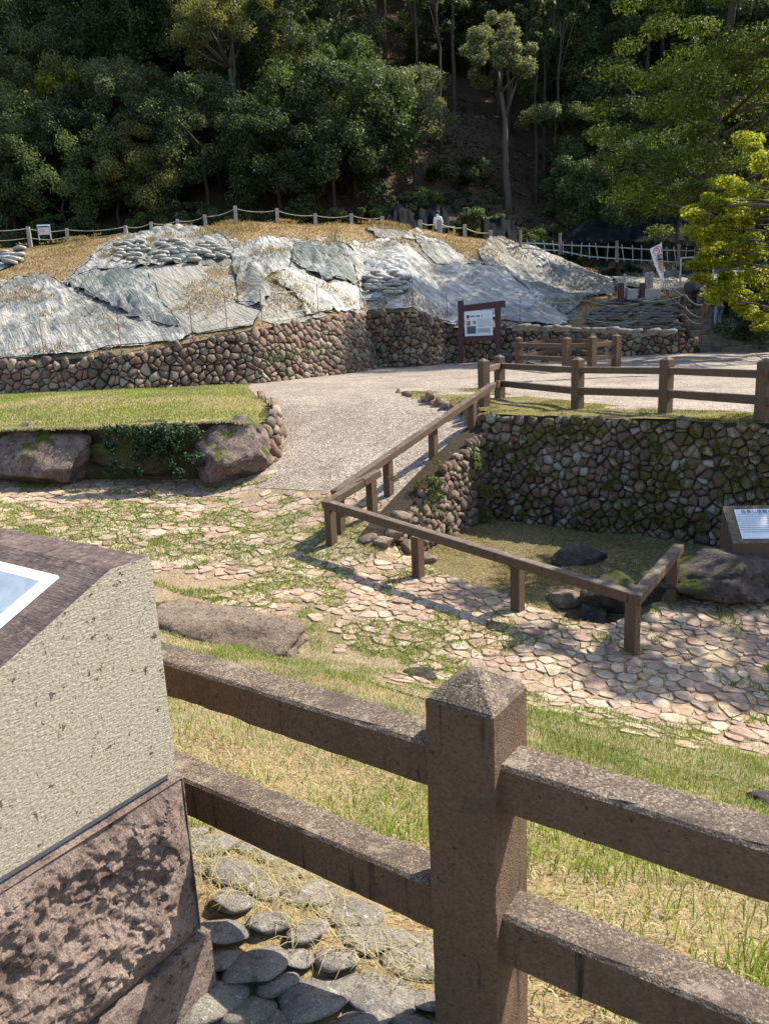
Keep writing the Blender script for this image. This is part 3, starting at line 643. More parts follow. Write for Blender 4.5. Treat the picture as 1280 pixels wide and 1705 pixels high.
# ------------------------------------------------------------------ low rails round the pit, fence and enclosure on the plateau
def low_rail(posts, rail_pts, zf, label, extra=()):
    root = empty('low_guard_rail', (*posts[0], float(zf(np.array([posts[0][0]]), np.array([posts[0][1]]))[0])), 0, label, 'railing')
    z = lambda p: float(zf(np.array([p[0]]), np.array([p[1]]))[0])
    for k, p in enumerate(posts):
        q = rail_pts[0]; best = min(range(len(rail_pts) - 1), key=lambda i: abs(np.cross(np.array(rail_pts[i + 1]) - rail_pts[i], np.array(p) - rail_pts[i])) / math.dist(rail_pts[i], rail_pts[i + 1]) + 5 * max(0, max(math.dist(p, rail_pts[i]), math.dist(p, rail_pts[i + 1])) - math.dist(rail_pts[i], rail_pts[i + 1])))
        d = np.array(rail_pts[best + 1]) - rail_pts[best]; rz = math.atan2(d[1], d[0])
        MB().box((p[0], p[1], z(p) + .21), (.115, .115, .64), rz, .006).build('post', M['timber'], root, world=True)
    for i in range(len(rail_pts) - 1):
        a, b = np.array(rail_pts[i]), np.array(rail_pts[i + 1]); d = (b - a) / np.linalg.norm(b - a); ex = .058 if i % 2 == 0 else -.058
        za, zb = z(rail_pts[i]), z(rail_pts[i + 1])
        MB().bar((*(a - d * ex), za + .572 + .004 * (i % 2)), (*(b + d * ex), zb + .572 + .004 * (i % 2)), .118, .105, .007).build('rail', M['timber'], root, world=True)
    return root
zp = lambda x, y: h_pave(x, y)
low_rail([(-.62, 10.32), (.08, 11.2), (.83, 12.2), (1.56, 13.0)], [(1.92, 13.45), (-.64, 10.30), (-.22, 10.52)], lambda x, y: np.maximum(h_path(x, y), h_pave(x, y)), 'low single-rail handrail climbing beside the gravel path')
low_rail([(-.17, 10.62), (-.73, 10.0), (.38, 9.0), (1.42, 8.0), (2.36, 7.0), (3.22, 8.25)], [(-.10, 10.7), (-.75, 9.98), (2.38, 6.98), (3.32, 8.4)], zp, 'low single-rail guard rail zigzagging between stone paving and the pit')

def gp(px, py, z=1.515): q = G(px, py, z); return (float(q[0]), float(q[1]))
F = [gp(806, 675), gp(832, 662), gp(961, 679), gp(1107, 686), gp(1268, 702)]
d = np.array(F[4]) - np.array(F[3]); F.append(tuple(np.array(F[4]) + d))
an = math.atan2(F[4][1] - F[2][1], F[4][0] - F[2][0])
timber_fence('timber_fence', [(*p, an) for p in F], [(0, 1), (1, 2), (2, 3), (3, 4), (4, 5)], lambda x, y: np.full_like(x, 1.515), 'brown two-rail fence along the mossy edge above the pit wall', pw=.16)
E_ = [gp(864, 612, 1.5), gp(943, 619, 1.5), gp(985, 617, 1.5), gp(1025, 613, 1.5), gp(945, 600, 1.5), gp(907, 603, 1.5)]
an = math.atan2(E_[1][1] - E_[0][1], E_[1][0] - E_[0][0])
enc = timber_fence('timber_fence', [(*p, an + .3) for p in E_], [(0, 1), (1, 2), (2, 3), (3, 4), (4, 5), (5, 0)], lambda x, y: np.full_like(x, 1.5), 'closed two-rail timber enclosure on the gravel in front of the low wall', pw=.2, H=.95, rails=((.8, .13), (.42, .13)), rd=.11)
a, b = G(878, 610, 1.5), G(936, 620, 1.5)
MB().bar((a[0], a[1], 1.62), (b[0], b[1], 1.53), .11, .11, .008).build('fallen_rail', M['timber'], enc, world=True)

# ------------------------------------------------------------------ boulders
def boulder(name, loc, size, seed, m, label=None, cat='rock', group=None, rz=0, sub=4, amp=.16, planes=16, parent=None, sink=.12):
    r = np.random.default_rng(seed); bm = bmesh.new(); bmesh.ops.create_icosphere(bm, subdivisions=sub, radius=1)
    V = np.array([v.co[:] for v in bm.verts])
    for _ in range(planes):
        n = r.normal(0, 1, 3); n /= np.linalg.norm(n); dd = r.uniform(.55, .85); t = V @ n; k = np.maximum(0, t - dd); V -= (k * .95)[:, None] * n
    o = seed * 3.7; ln = 1 + amp * fbm(V[:, 0] * 1.6 + o, V[:, 1] * 1.6, V[:, 2] * 1.6, 3) + amp * .5 * fbm(V[:, 0] * 5 + o, V[:, 1] * 5, V[:, 2] * 5, 4) - amp * .3 * np.maximum(0, 1 - np.abs(fbm(V[:, 0] * 2.6 + o, V[:, 1] * 2.6, V[:, 2] * 4.5 + o, 3)) * 5)
    V *= ln[:, None]
    V = V / np.percentile(np.abs(V), 96, axis=0) * np.array(size) / 2; V[:, 2] += size[2] * (.5 - sink)
    for v, c in zip(bm.verts, V): v.co = c
    me = bpy.data.meshes.new(name); bm.to_mesh(me); bm.free()
    ob = link(name, me, m, parent, True); ob.location = loc; ob.rotation_euler = (0, 0, rz)
    if label: tag(ob, label, cat, group)
    return ob
fr = densify([(-22, 13.75), (-9, 13.8), (-4, 13.85), (-2.37, 13.6)], .3, False); X_ = np.array([p[0] for p in fr]); Y_ = np.array([p[1] for p in fr])
rows = []
for t in np.linspace(0, 1, 6):
    zt, zb_ = h_lawn(X_, Y_) + .01, h_pave(X_, Y_) - .3; rows.append(np.stack([X_, Y_ - .05 * t + .12 * fbm(X_ * 1.5, X_ * 0 + t * 3, 2) * (t > 0), zt + (zb_ - zt) * t], 1))
n_ = len(fr); tag(link('terrace_face', mesh('terrace_face', np.concatenate(rows), [(r_ * n_ + k, (r_ + 1) * n_ + k, (r_ + 1) * n_ + k + 1, r_ * n_ + k + 1) for r_ in range(5) for k in range(n_ - 1)]), M['mossy_rock'], None, True), kind='structure')
def hz(f, x, y): return float(f(np.array([float(x)]), np.array([float(y)]))[0])
def bld(px, py, size, seed, m, label, rz=0, **k):
    q = on(px, py, h_pave); return boulder('boulder', (q[0], q[1] + size[1] * .42, q[2]), size, seed, m, label, rz=rz, sub=5, amp=.2, **k)
bld(50, 812, (2.1, 1.4, 1.12), 11, M['boulder_rock'], 'big reddish grey boulder holding up the lawn at the left edge', .1)
bld(240, 806, (2.4, 1.4, 1.13), 23, M['mossy_rock'], 'broad mossy boulder draped in ivy in the middle of the row', 0)
bld(374, 814, (1.4, 1.3, 1.25), 36, M['boulder_rock'], 'rounded bare boulder at the right end of the terrace row', -.2)
q = on(128, 790, h_pave); boulder('boulder', (q[0], q[1] + .55, q[2] + .5), (.5, .5, .5), 41, M['boulder_rock'], 'small dark rock wedged high between two big boulders', 'rock')
q = on(352, 1062, h_pave); boulder('flat_rock', (q[0] - .02, q[1] + .1, q[2] - .04), (1.95, .75, .42), 52, M['flat_rock'], 'long flat reddish rock lying at the edge of the paving', 'rock', rz=-.42, planes=14, sink=.3)
q = on(700, 1128, h_pave); boulder('flat_rock', (q[0], q[1], q[2] - .03), (.36, .22, .16), 55, M['dark_rock'], 'small dark rock in grass behind the near fence post', 'rock', sink=.3)
q = on(1275, 1335, h_pave); boulder('flat_rock', (q[0], q[1], q[2] - .02), (.22, .17, .1), 57, M['dark_rock'], 'small grey rock at the right edge of the paving', 'rock', sink=.3)
for (px, py, sz, sd, rz, lab) in ((965, 935, (.75, .36, .34), 61, .25, 'long dark rock lying across the mossy pit floor'), (1020, 1010, (.72, .5, .5), 62, .1, 'blocky dark rock bridging the drain hole beside the rail'), (985, 1040, (.4, .35, .32), 64, .5, 'small dark rock at the mouth of the drain hole'), (935, 1003, (.42, .24, .2), 65, -.5, 'flat brown stone on the pit edge near the drain')):
    q = on(px, py, h_pit); boulder('rock', (q[0], q[1], q[2]), sz, sd, M['dark_rock' if sd < 65 else 'flat_rock'], lab, 'rock', rz=rz, sink=.25, planes=14)
for k, (px, py, sz) in enumerate(((655, 892, (.3, .3, .24)), (640, 905, (.34, .26, .16)), (680, 915, (.26, .22, .2)), (615, 900, (.3, .22, .14)), (668, 872, (.34, .3, .26)), (712, 935, (.24, .2, .16)), (700, 905, (.22, .2, .2)))):
    q = on(px, py, h_pave); boulder('loose_stone', (q[0], q[1], q[2] - .02), sz, 80 + k, M['flat_rock'], 'loose reddish stone fallen at the low end of the sloping wall', 'rock', 'loose stones at the wall end', rz=k, sub=3, sink=.2, planes=14)
q = G(1215, 1012, -.25)
boulder('boulder', (q[0] + .05, q[1] + .45, -.27), (1.75, 1.1, .62), 71, M['dark_rock'], 'dark lichened boulder carrying the text plate at right edge', 'rock', sink=.1, planes=18, sub=5, amp=.2)
q2 = on(717, 607, lambda x, y: np.full_like(x, 1.5)); boulder('boulder', (q2[0], q2[1] - .1, 1.47), (.85, .6, .62), 72, M['boulder_rock'], 'squat mossy boulder at the foot of the buttress', 'rock')
for px, sz, sd, lab in ((655, (1.2, .5, 1.0), 73, 'grey rock slab leaning at the foot of the shaded buttress'), (838, (.62, .5, .55), 74, 'grey rock between the information board and the enclosure')):
    q2 = G(px, 608, 1.5); boulder('boulder', (q2[0], q2[1] - .1, 1.46), sz, sd, M['dark_rock'], lab, 'rock')

def text_plate():
    c = W(1216, 950, 8.7); rz = -.12; root = empty('text_plate', (c[0], c[1], c[2]), rz, 'brown stone block with slanted white text plate on the boulder', 'plaque')
    w, dp, h0, h1 = .95, .48, .33, .68
    pts = [(0, 0, -.06), (w, 0, -.06), (w, dp, -.06), (0, dp, -.06), (.012, .012, h0), (w - .012, .012, h0), (w - .012, dp - .01, h1), (.012, dp - .01, h1)]
    MB().add(pts, [(3, 2, 1, 0), (4, 5, 6, 7), (0, 1, 5, 4), (1, 2, 6, 5), (2, 3, 7, 6), (3, 0, 4, 7)]).build('stone_block', M['timber'], root)
    sl = math.atan2(h1 - h0, dp - .022); dy = np.array([0, math.cos(sl), math.sin(sl)]); nz = np.array([0, -math.sin(sl), math.cos(sl)]); o = np.array([.012, .012, h0])
    L = (dp - .022) / math.cos(sl)
    pl = MB().box(o + np.array([w / 2 + .02, 0, 0]) + dy * L * .5 + nz * .004, (w - .2, L - .13, .008), axes=((1, 0, 0), dy, nz)).build('plate', M['panel_white'], root)
    b = MB(); r = random.Random(3)
    for k in range(9):
        x = .13 + (.02 if k % 4 == 0 else 0); t = L - .15 - k * .033
        while x < w - .12 - (.4 if k == 5 else 0):
            l = r.uniform(.012, .05); b.box(o + np.array([x + l / 2, 0, 0]) + dy * t + nz * .0095, (l, .012, .001), axes=((1, 0, 0), dy, nz)); x += l + .006
    b.build('print_lines', M['print_grey'], pl)
    p = o + np.array([.19, 0, 0]) + dy * (L - .128) + nz * .0095
    text_mesh('title', '信長公居館の歴史', .062, M['print_dark'], pl, Matrix(((1, 0, 0, p[0]), (0, dy[1], nz[1], p[1]), (0, dy[2], nz[2], p[2]), (0, 0, 0, 1))))
text_plate()

# ------------------------------------------------------------------ information board
def info_board():
    a, b = G(769, 605, 1.5), G(829.5, 603, 1.5); root = empty('information_board', tuple(a), math.atan2(b[1] - a[1], b[0] - a[0]), 'red-brown framed information board with white panel in front of rubble wall', 'sign')
    L = float(np.linalg.norm(b - a)); m = M['red_brown_paint']
    MB().box((0, 0, 1.13), (.2, .2, 2.46), 0, .01).build('post', m, root); MB().box((L, 0, 1.0), (.2, .2, 2.1), 0, .01).build('post', m, root)
    MB().bar((.1, -.01, 2.06), (L + .28, -.01, 2.16), .17, .24, .01).build('top_beam', m, root); MB().bar((.09, 0, .93), (L - .09, 0, .93), .15, .2, .01).build('lower_beam', m, root)
    pn = MB().box((L / 2 - .02, -.05, 1.49), (L - .34, .05, .93), 0, .004).build('panel', M['panel_white'], root)
    x0, x1, z0, z1 = .17 - .02 + .02, L - .21, 1.03, 1.95; y = -.0775
    def pr(name, u0, u1, v0, v1, mm):
        return MB().box((x0 + (x1 - x0) * (u0 + u1) / 2, y - .0015, z0 + (z1 - z0) * (v0 + v1) / 2), ((x1 - x0) * (u1 - u0), .003, (z1 - z0) * (v1 - v0))).build(name, mm, pn)
    pr('photo_print', .06, .2, .42, .61, M['print_brown']); pr('photo_print', .29, .39, .47, .61, M['print_brown']); pr('photo_print', .06, .4, .09, .39, M['print_blue'])
    pr('text_box', .45, .93, .12, .29, M['print_grey']); pr('emblem', .06, .16, .73, .84, M['print_dark']); pr('emblem_caption', .06, .16, .66, .71, M['print_pink'])
    b = MB(); r = random.Random(5)
    for k in range(8):
        x = .45
        while x < .92 - (.2 if k == 7 else 0):
            l = r.uniform(.02, .07); b.box((x0 + (x1 - x0) * (x + l / 2), y, z0 + (z1 - z0) * (.66 - k * .042)), ((x1 - x0) * l, .002, .018)); x += l + .012
    b.build('print_lines', M['print_grey'], pn); b = MB()
    for k, x in enumerate((.21, .26, .31, .36, .41, .46, .51, .56, .61)):
        if k not in (3, 7): b.box((x0 + (x1 - x0) * (x + .02), y, z0 + (z1 - z0) * .79), ((x1 - x0) * .04, .002, .062 if k % 2 else .054))
    b.build('title_marks', M['print_dark'], pn)
    n = 20; vs = []
    for r_ in (.065, .052): vs += [(x0 + (x1 - x0) * .87 + r_ * .75 * math.cos(t * 2 * math.pi / n), y - .002, z0 + (z1 - z0) * .8 + r_ * math.sin(t * 2 * math.pi / n)) for t in range(n)]
    MB().add(vs, [(k, (k + 1) % n, n + (k + 1) % n, n + k) for k in range(n)]).build('ring_emblem', M['print_pink'], pn)
info_board()

# ------------------------------------------------------------------ stone steps
SX0, SX1, SY, SZ, ST, SR = 12.35, 16.6, 29.95, 1.5, .40, .205
def steps():
    root = empty('stone_steps', (SX0, SY, SZ), -.07, 'broad dark stone steps climbing under the maple at right', 'steps'); root['kind'] = 'thing'; r = random.Random(2)
    for k in range(12):
        x = 0
        while x < SX1 - SX0 - .1:
            l = min(r.uniform(.45, .85), SX1 - SX0 - x)
            MB().box((x + l / 2, k * ST + .25 + r.uniform(-.02, .02), (k + .5) * SR - .05 + r.uniform(-.01, .01)), (l - .02, .5, SR + .1), r.uniform(-.02, .02), .02).build('step_stone', M['step_stone'], root); x += l
steps()
def h_steps(k): return SZ + (k + 1) * SR

# ------------------------------------------------------------------ covers on the mound
def tarp(px, m, label, lift=.05, amp=.12, ang=.6, fs=2.0, step=.16, seed=0, name='tarpaulin', cat='tarpaulin', cords=True, fan=None):
    cx, cy = sum(p[0] for p in px) / len(px), sum(p[1] for p in px) / len(px); px = [(cx + (x - cx) * 1.05, cy + (y - cy) * (1.05 if y < cy else 1.0)) for x, y in px]
    P = [on(x, y, h_mound, 20, 60) for x, y in px]; poly = [(float(p[0]), float(max(p[1], wall_y(p[0]) + .3))) for p in P]
    ca, sa = math.cos(ang), math.sin(ang); PB = np.array(densify(poly, .3)); A = on(*fan, h_mound, 20, 60) + np.array([0, 1.2, 0]) if fan else None
    def f(x, y):
        x = np.asarray(x, float); y = np.asarray(y, float); ed = np.sqrt(((x[:, None] - PB[None, :, 0]) ** 2 + (y[:, None] - PB[None, :, 1]) ** 2).min(1)); tp_ = sstep(0, .25, ed)
        u = x * ca + y * sa; v = -x * sa + y * ca
        if A is not None: u = np.arctan2(x - A[0], A[1] - y + .01) * 4.5; v = np.hypot(x - A[0], A[1] - y)
        wob = fbm(x * .5, y * .5, seed, 3); q = u * fs * 1.45 + wob * 1.5
        am = np.clip(.6 + .9 * vn(q * .35, v * .25, seed + 21), 0, 1); r1 = np.abs(np.sin(q * 2.6 + 1.6 * vn(q * .8, v * .35, seed + .5))) * am * 1.3; r2 = np.abs(np.sin(q * 5.9 + 2.2 * vn(q * .6, v * .6, seed + 7.5))) * np.clip(.3 + vn(q * .7, v * .5, seed + 23), 0, 1); r3 = (1 - np.abs(vn((u + v) * 1.1 + wob * 3, (v - u) * .35, seed + 4.5))) ** 4
        tight = .35 + .65 * sstep(-.35, .3, fbm(x * .35, y * .35, seed + 11, 2))
        return h_mound(x, y) + (.035 if cords else .01) + .45 * lift * tp_ + .7 * amp * (.55 + .45 * tp_) * (tight * (1.15 * r1 + .5 * r2) + .45 * r3 + .3 * fbm(x * .7, y * .7, seed + 3, 3) - .3)
    o = sheet(name, poly, .22, f, m, None, jit=.05, aniso=(ang, .055, .26)); c = np.array([poly[0][0], poly[0][1], float(f(np.array([poly[0][0]]), np.array([poly[0][1]]))[0])])
    o.data.transform(Matrix.Translation(-Vector(c))); o.location = c; tag(o, label, cat)
    if cords:
        ring = densify(poly + [poly[0]], .5, False); xs = np.array([p[0] for p in ring]); ys = np.array([p[1] for p in ring])
        b = MB(); b.tube(np.stack([xs, ys, f(xs, ys) + .02], 1) - c, .012, 5, False); b.build('edge_cord', M['black_net'], o)
    return o
T_ = tarp
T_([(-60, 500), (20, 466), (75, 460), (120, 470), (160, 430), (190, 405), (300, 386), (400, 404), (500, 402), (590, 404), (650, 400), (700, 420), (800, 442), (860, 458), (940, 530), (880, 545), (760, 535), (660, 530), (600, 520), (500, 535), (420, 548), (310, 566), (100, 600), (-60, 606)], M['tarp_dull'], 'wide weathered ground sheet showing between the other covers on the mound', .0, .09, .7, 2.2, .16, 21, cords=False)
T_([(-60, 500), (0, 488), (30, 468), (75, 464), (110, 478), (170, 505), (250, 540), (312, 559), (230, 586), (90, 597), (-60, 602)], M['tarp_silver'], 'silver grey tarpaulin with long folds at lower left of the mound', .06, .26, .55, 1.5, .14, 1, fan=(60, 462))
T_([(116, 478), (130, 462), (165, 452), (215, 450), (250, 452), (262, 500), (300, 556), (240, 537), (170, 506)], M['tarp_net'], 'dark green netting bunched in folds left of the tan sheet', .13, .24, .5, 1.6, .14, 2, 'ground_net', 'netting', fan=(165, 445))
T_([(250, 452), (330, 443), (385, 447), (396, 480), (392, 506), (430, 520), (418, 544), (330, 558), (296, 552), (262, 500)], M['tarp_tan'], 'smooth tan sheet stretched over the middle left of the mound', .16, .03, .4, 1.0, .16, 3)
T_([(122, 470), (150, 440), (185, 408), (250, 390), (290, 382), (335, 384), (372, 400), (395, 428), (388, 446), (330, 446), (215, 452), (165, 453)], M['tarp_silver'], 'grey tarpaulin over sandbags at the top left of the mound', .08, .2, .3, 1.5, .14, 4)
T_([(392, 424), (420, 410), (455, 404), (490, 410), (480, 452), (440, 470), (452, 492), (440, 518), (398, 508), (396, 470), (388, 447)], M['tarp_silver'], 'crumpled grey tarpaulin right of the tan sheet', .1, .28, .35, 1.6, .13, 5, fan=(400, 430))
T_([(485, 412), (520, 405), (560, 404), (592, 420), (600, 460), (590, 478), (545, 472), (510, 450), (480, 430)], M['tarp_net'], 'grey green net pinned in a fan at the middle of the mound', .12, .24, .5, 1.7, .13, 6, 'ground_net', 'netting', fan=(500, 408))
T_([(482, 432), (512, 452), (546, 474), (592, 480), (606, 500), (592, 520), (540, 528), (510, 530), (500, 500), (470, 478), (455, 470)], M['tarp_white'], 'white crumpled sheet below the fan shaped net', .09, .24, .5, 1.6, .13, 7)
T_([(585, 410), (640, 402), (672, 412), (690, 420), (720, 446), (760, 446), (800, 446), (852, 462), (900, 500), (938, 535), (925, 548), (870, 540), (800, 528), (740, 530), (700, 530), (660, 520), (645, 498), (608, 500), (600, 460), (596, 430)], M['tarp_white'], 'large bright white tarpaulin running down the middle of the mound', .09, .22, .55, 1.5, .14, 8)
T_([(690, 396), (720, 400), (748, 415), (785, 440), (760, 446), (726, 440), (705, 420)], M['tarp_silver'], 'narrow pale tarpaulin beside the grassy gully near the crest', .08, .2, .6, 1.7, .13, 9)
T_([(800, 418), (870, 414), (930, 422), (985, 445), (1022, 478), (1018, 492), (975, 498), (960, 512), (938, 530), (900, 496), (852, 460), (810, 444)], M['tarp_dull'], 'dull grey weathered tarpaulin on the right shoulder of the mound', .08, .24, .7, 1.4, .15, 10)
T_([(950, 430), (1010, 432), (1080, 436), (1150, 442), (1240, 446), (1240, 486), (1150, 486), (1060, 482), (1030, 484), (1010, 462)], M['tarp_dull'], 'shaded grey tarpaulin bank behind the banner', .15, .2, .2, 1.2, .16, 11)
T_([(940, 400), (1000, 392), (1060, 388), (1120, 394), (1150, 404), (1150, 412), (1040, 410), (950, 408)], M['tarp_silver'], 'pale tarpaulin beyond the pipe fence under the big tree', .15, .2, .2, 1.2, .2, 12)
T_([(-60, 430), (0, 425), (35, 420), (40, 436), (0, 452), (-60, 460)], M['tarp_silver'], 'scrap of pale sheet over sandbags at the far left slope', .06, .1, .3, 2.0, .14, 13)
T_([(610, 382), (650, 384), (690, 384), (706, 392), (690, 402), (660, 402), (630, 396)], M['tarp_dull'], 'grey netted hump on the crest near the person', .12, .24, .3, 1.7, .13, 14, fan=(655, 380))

def pillow(seed):
    r = np.random.default_rng(seed); bm = bmesh.new(); bmesh.ops.create_icosphere(bm, subdivisions=2, radius=1)
    for v in bm.verts:
        c = v.co; s_ = [math.copysign(abs(k) ** .62, k) for k in c]; v.co = (s_[0] * .31 + r.normal(0, .01), s_[1] * .2 + r.normal(0, .01), s_[2] * .085 + .05 + r.normal(0, .008))
    me = bpy.data.meshes.new('sandbag'); bm.to_mesh(me); bm.free(); me.polygons.foreach_set('use_smooth', np.ones(len(me.polygons), bool)); return me
bags = [pillow(k) for k in range(4)]; bags_old = [b.copy() for b in bags]
for b in bags: b.materials.append(M['sandbag'])
for b in bags_old: b.materials.append(M['sandbag_old'])
def bag_field(poly, dx, dy, meshes, label, group, lift=.1, skip=.12, sc=1.0):
    P = np.array(poly); y = P[:, 1].min(); k = 0
    while y < P[:, 1].max():
        x = P[:, 0].min() + (dx / 2 if k % 2 else 0)
        while x < P[:, 0].max():
            jx, jy = x + rnd.uniform(-3, 3), y + rnd.uniform(-1, 1)
            if inside(poly, jx, jy) and rnd.random() > skip:
                q = on(jx, jy, h_mound, 20, 60); o = bpy.data.objects.new('sandbag', rnd.choice(meshes)); C.objects.link(o)
                o.location = (q[0], q[1], q[2] + lift); o.rotation_euler = (rnd.uniform(-.35, .1), rnd.uniform(-.2, .2), rnd.uniform(-.5, .5)); k_ = sc * rnd.uniform(.85, 1.2); o.scale = (k_, k_, k_)
                tag(o, label, 'sandbag', group)
            x += dx
        y += dy; k += 1
bag_field([(190, 410), (235, 402), (245, 425), (240, 445), (195, 440)], 15, 5.0, bags, 'pale sandbag in the pile at the top left of the mound', 'sandbags upper left', .24, .22, .82)
bag_field([(250, 412), (330, 405), (375, 425), (380, 440), (300, 447), (250, 442)], 17, 5.6, bags, 'pale sandbag in the rows above the tan sheet', 'sandbags above the tan sheet', .24, .25, .82)
bag_field([(604, 466), (640, 458), (678, 466), (682, 490), (660, 500), (612, 492)], 16, 5.6, bags, 'pale sandbag in the heap at the middle of the mound', 'sandbags middle', .22, .2, .85)
bag_field([(0, 424), (34, 420), (38, 436), (0, 450)], 16, 5.6, bags, 'pale sandbag on the far left slope', 'sandbags far left', .15)
bag_field([(985, 522), (1010, 503), (1060, 498), (1115, 503), (1130, 530), (1135, 556), (1060, 556), (990, 552), (975, 540)], 14, 4.6, bags_old, 'old grey sandbag in the heap beside the steps', 'old sandbags beside the steps', .03, .1, .74)
bag_field([(868, 540), (980, 548), (1070, 556), (1130, 562), (1130, 570), (1000, 566), (870, 556)], 20, 6, bags_old, 'old grey sandbag along the top of the low wall', 'old sandbags on the low wall', .0, .55, .7)

def heap_net(pts, label, d, seed):
    """black netting hung in peaks: pts are (px, py top, py bottom)"""
    n = 26; rows = []; xs = np.linspace(0, len(pts) - 1, n * (len(pts) - 1) // 2)
    for j in range(7):
        t = j / 6
        for x in xs:
            px, pt, pb = [float(np.interp(x, range(len(pts)), [p[i] for p in pts])) for i in range(3)]
            f = .25 * float(vn(x * 5, t * 1.2, seed)); q = W(px, pt + (pb - pt) * t, d - 1.6 * t + f); rows.append(q + np.array([0, 0, .12 * float(vn(x * 7, t * 3, seed + 2))]))
    m = len(xs); F_ = [(j * m + i, j * m + i + 1, (j + 1) * m + i + 1, (j + 1) * m + i) for j in range(6) for i in range(m - 1)]
    V = np.array(rows); c = V[-1].copy(); o = link('black_net', mesh('black_net', V - c, F_), M['black_net'], None, True); o.location = c; tag(o, label, 'netting')
heap_net([(636, 366, 376), (660, 338, 378), (690, 352, 380), (730, 338, 386), (748, 360, 388)], 'black netting hung in peaks behind the crest person', 46.2, 1)
heap_net([(800, 366, 400), (835, 362, 402), (860, 370, 404)], 'small piece of black netting beside the pipe fence', 46, 3)
heap_net([(930, 392, 402), (990, 364, 404), (1050, 376, 402), (1110, 362, 400), (1160, 356, 400)], 'long black netting slung below the big tree', 45, 2)

# ------------------------------------------------------------------ rope fences
def catenary(a, b, sag, n=9):
    a, b = np.array(a), np.array(b); return [a + (b - a) * t - np.array([0, 0, sag * 4 * t * (1 - t)]) for t in np.linspace(0, 1, n)]
def rope_fence(posts, label, heights, pr=.05, pm='weathered_wood', rr=.018, rm='rope', sag=.12, square=True, levels=(.9, .35), name='rope_fence'):
    root = empty(name, tuple(posts[0]), 0, label, 'fence')
    for p, h in zip(posts, heights):
        b = MB()
        if square: b.box((p[0], p[1], p[2] + h / 2 - .2), (pr * 2, pr * 2, h + .4), rnd.random() * .4, .01)
        else: b.tube([(p[0], p[1], p[2] - .3), (p[0], p[1], p[2] + h)], pr, 6)
        b.build('post', M[pm], root, world=True)
    for l in levels:
        for i in range(len(posts) - 1):
            a, c = np.array(posts[i]) + [0, 0, heights[i] * l], np.array(posts[i + 1]) + [0, 0, heights[i + 1] * l]
            if np.linalg.norm(a - c) > 7: continue
            MB().tube(catenary(a, c, sag), rr, 5).build('rope', M[rm], root, True, world=True)
    return root
def crest(px, py, d=42.8):
    q = W(px, py, d); return np.array([q[0], d, max(hz(h_mound, q[0], d) - .1, q[2] - .1)])
tp = [(-60, 406, 26), (50, 402, 22), (113, 398, 16), (210, 389, 12), (253, 387, 16), (297, 385, 18), (343, 382, 22), (394, 380, 32), (463, 380, 25), (526, 382, 22), (586, 384, 19), (637, 385, 15)]
rope_fence([crest(x, y) for x, y, h in tp], 'weathered post and rope fence along the crest of the mound', [h * 42.8 / 1280 + .1 for x, y, h in tp], .085, 'grey_post')
tp = [(700, 388, 14), (731, 394, 20), (774, 400, 19), (817, 404, 17)]
rope_fence([crest(x, y, 42.5) for x, y, h in tp], 'short post and yellow rope fence beside the white shirted person', [h * 42.5 / 1280 + .1 for x, y, h in tp], .09, 'grey_post', rm='rope_yellow', levels=(.8,))
def foot(px, off=.35):
    for _ in range(1):
        xs = np.linspace(-16, 16, 900); ys = wall_y(xs) + off; vv = np.stack([xs, ys, np.full_like(xs, -.2)], 1); pp = 640 + FPX * (vv @ _R) / (vv @ _F); i = int(np.argmin(abs(pp - px))); x = xs[i]
    return np.array([x, wall_y(x) + off, hz(h_mound, x, wall_y(x) + off)])
st = [-40, 72, 201, 322, 380, 440, 533, 603]
rope_fence([foot(x) for x in st], 'thin rusty stakes with two slack ropes above the long wall', [1.15] * 8, .012, 'rust', .010, sag=.16, square=False, levels=(.97, .4))
st = [690, 744, 866, 975, 1061]
rope_fence([foot(x) for x in st], 'thin rusty stakes with slack ropes above wall behind the board', [1.15] * 5, .012, 'rust', .010, sag=.16, square=False, levels=(.97, .4))
def stair_pt(x, y): return np.array([x, y, max(1.5, SZ + (y - SY) * SR / ST)])
rope_fence([W(1061, 546, 32.2), W(1138, 540, 31.6), W(1168, 556, 30.6)], 'rusty stakes with ropes across the sandbag heap by the steps', [1.15, 1.2, 1.15], .02, 'rust', .016, sag=.14, square=False, levels=(.97, .35))
rope_fence([W(1115, 512, 33.4), W(1140, 535, 31.8), W(1167, 552, 30.75)], 'ropes and stakes descending along the left side of the steps', [1.1, 1.1, 1.1], .018, 'rust', .02, sag=.1, square=False, levels=(.9, .5))

def pipe_fence():
    up = [(820, 403), (900, 405), (930, 407), (1035, 412), (1080, 415), (1180, 418)]; lo = [(826, 410), (930, 417), (982, 427), (1035, 431), (1128, 436), (1180, 437)]
    dd = lambda px: 41.5 - (px - 820) / 360 * 4.5
    root = empty('pipe_fence', tuple(W(820, 412, dd(820))), 0, 'crooked fence of pale pipes on brown posts below the big tree', 'fence')
    for line in (up, lo): MB().tube([W(x, y, dd(x)) for x, y in line], .03, 6).build('pipe', M['pipe_white'], root, True, world=True)
    x = 836
    while x < 1180:
        yu = np.interp(x, *zip(*up)); yl = np.interp(x, *zip(*lo)); ln = rnd.uniform(-5, 3)
        if abs(x - 1078) < 8: ln = 13
        MB().tube([W(x, yl + 4, dd(x)), W(x + ln, yu - 6, dd(x))], .022, 5).build('picket', M['pipe_white'], root, world=True); x += 14.5
    for x in (866, 932, 1027, 1130):
        yl = np.interp(x, *zip(*lo)); MB().tube([W(x, yl + 6, dd(x) - .08), W(x, yl - 30, dd(x) - .08)], .075, 7).build('post', M['weathered_wood'], root, world=True)
pipe_fence()

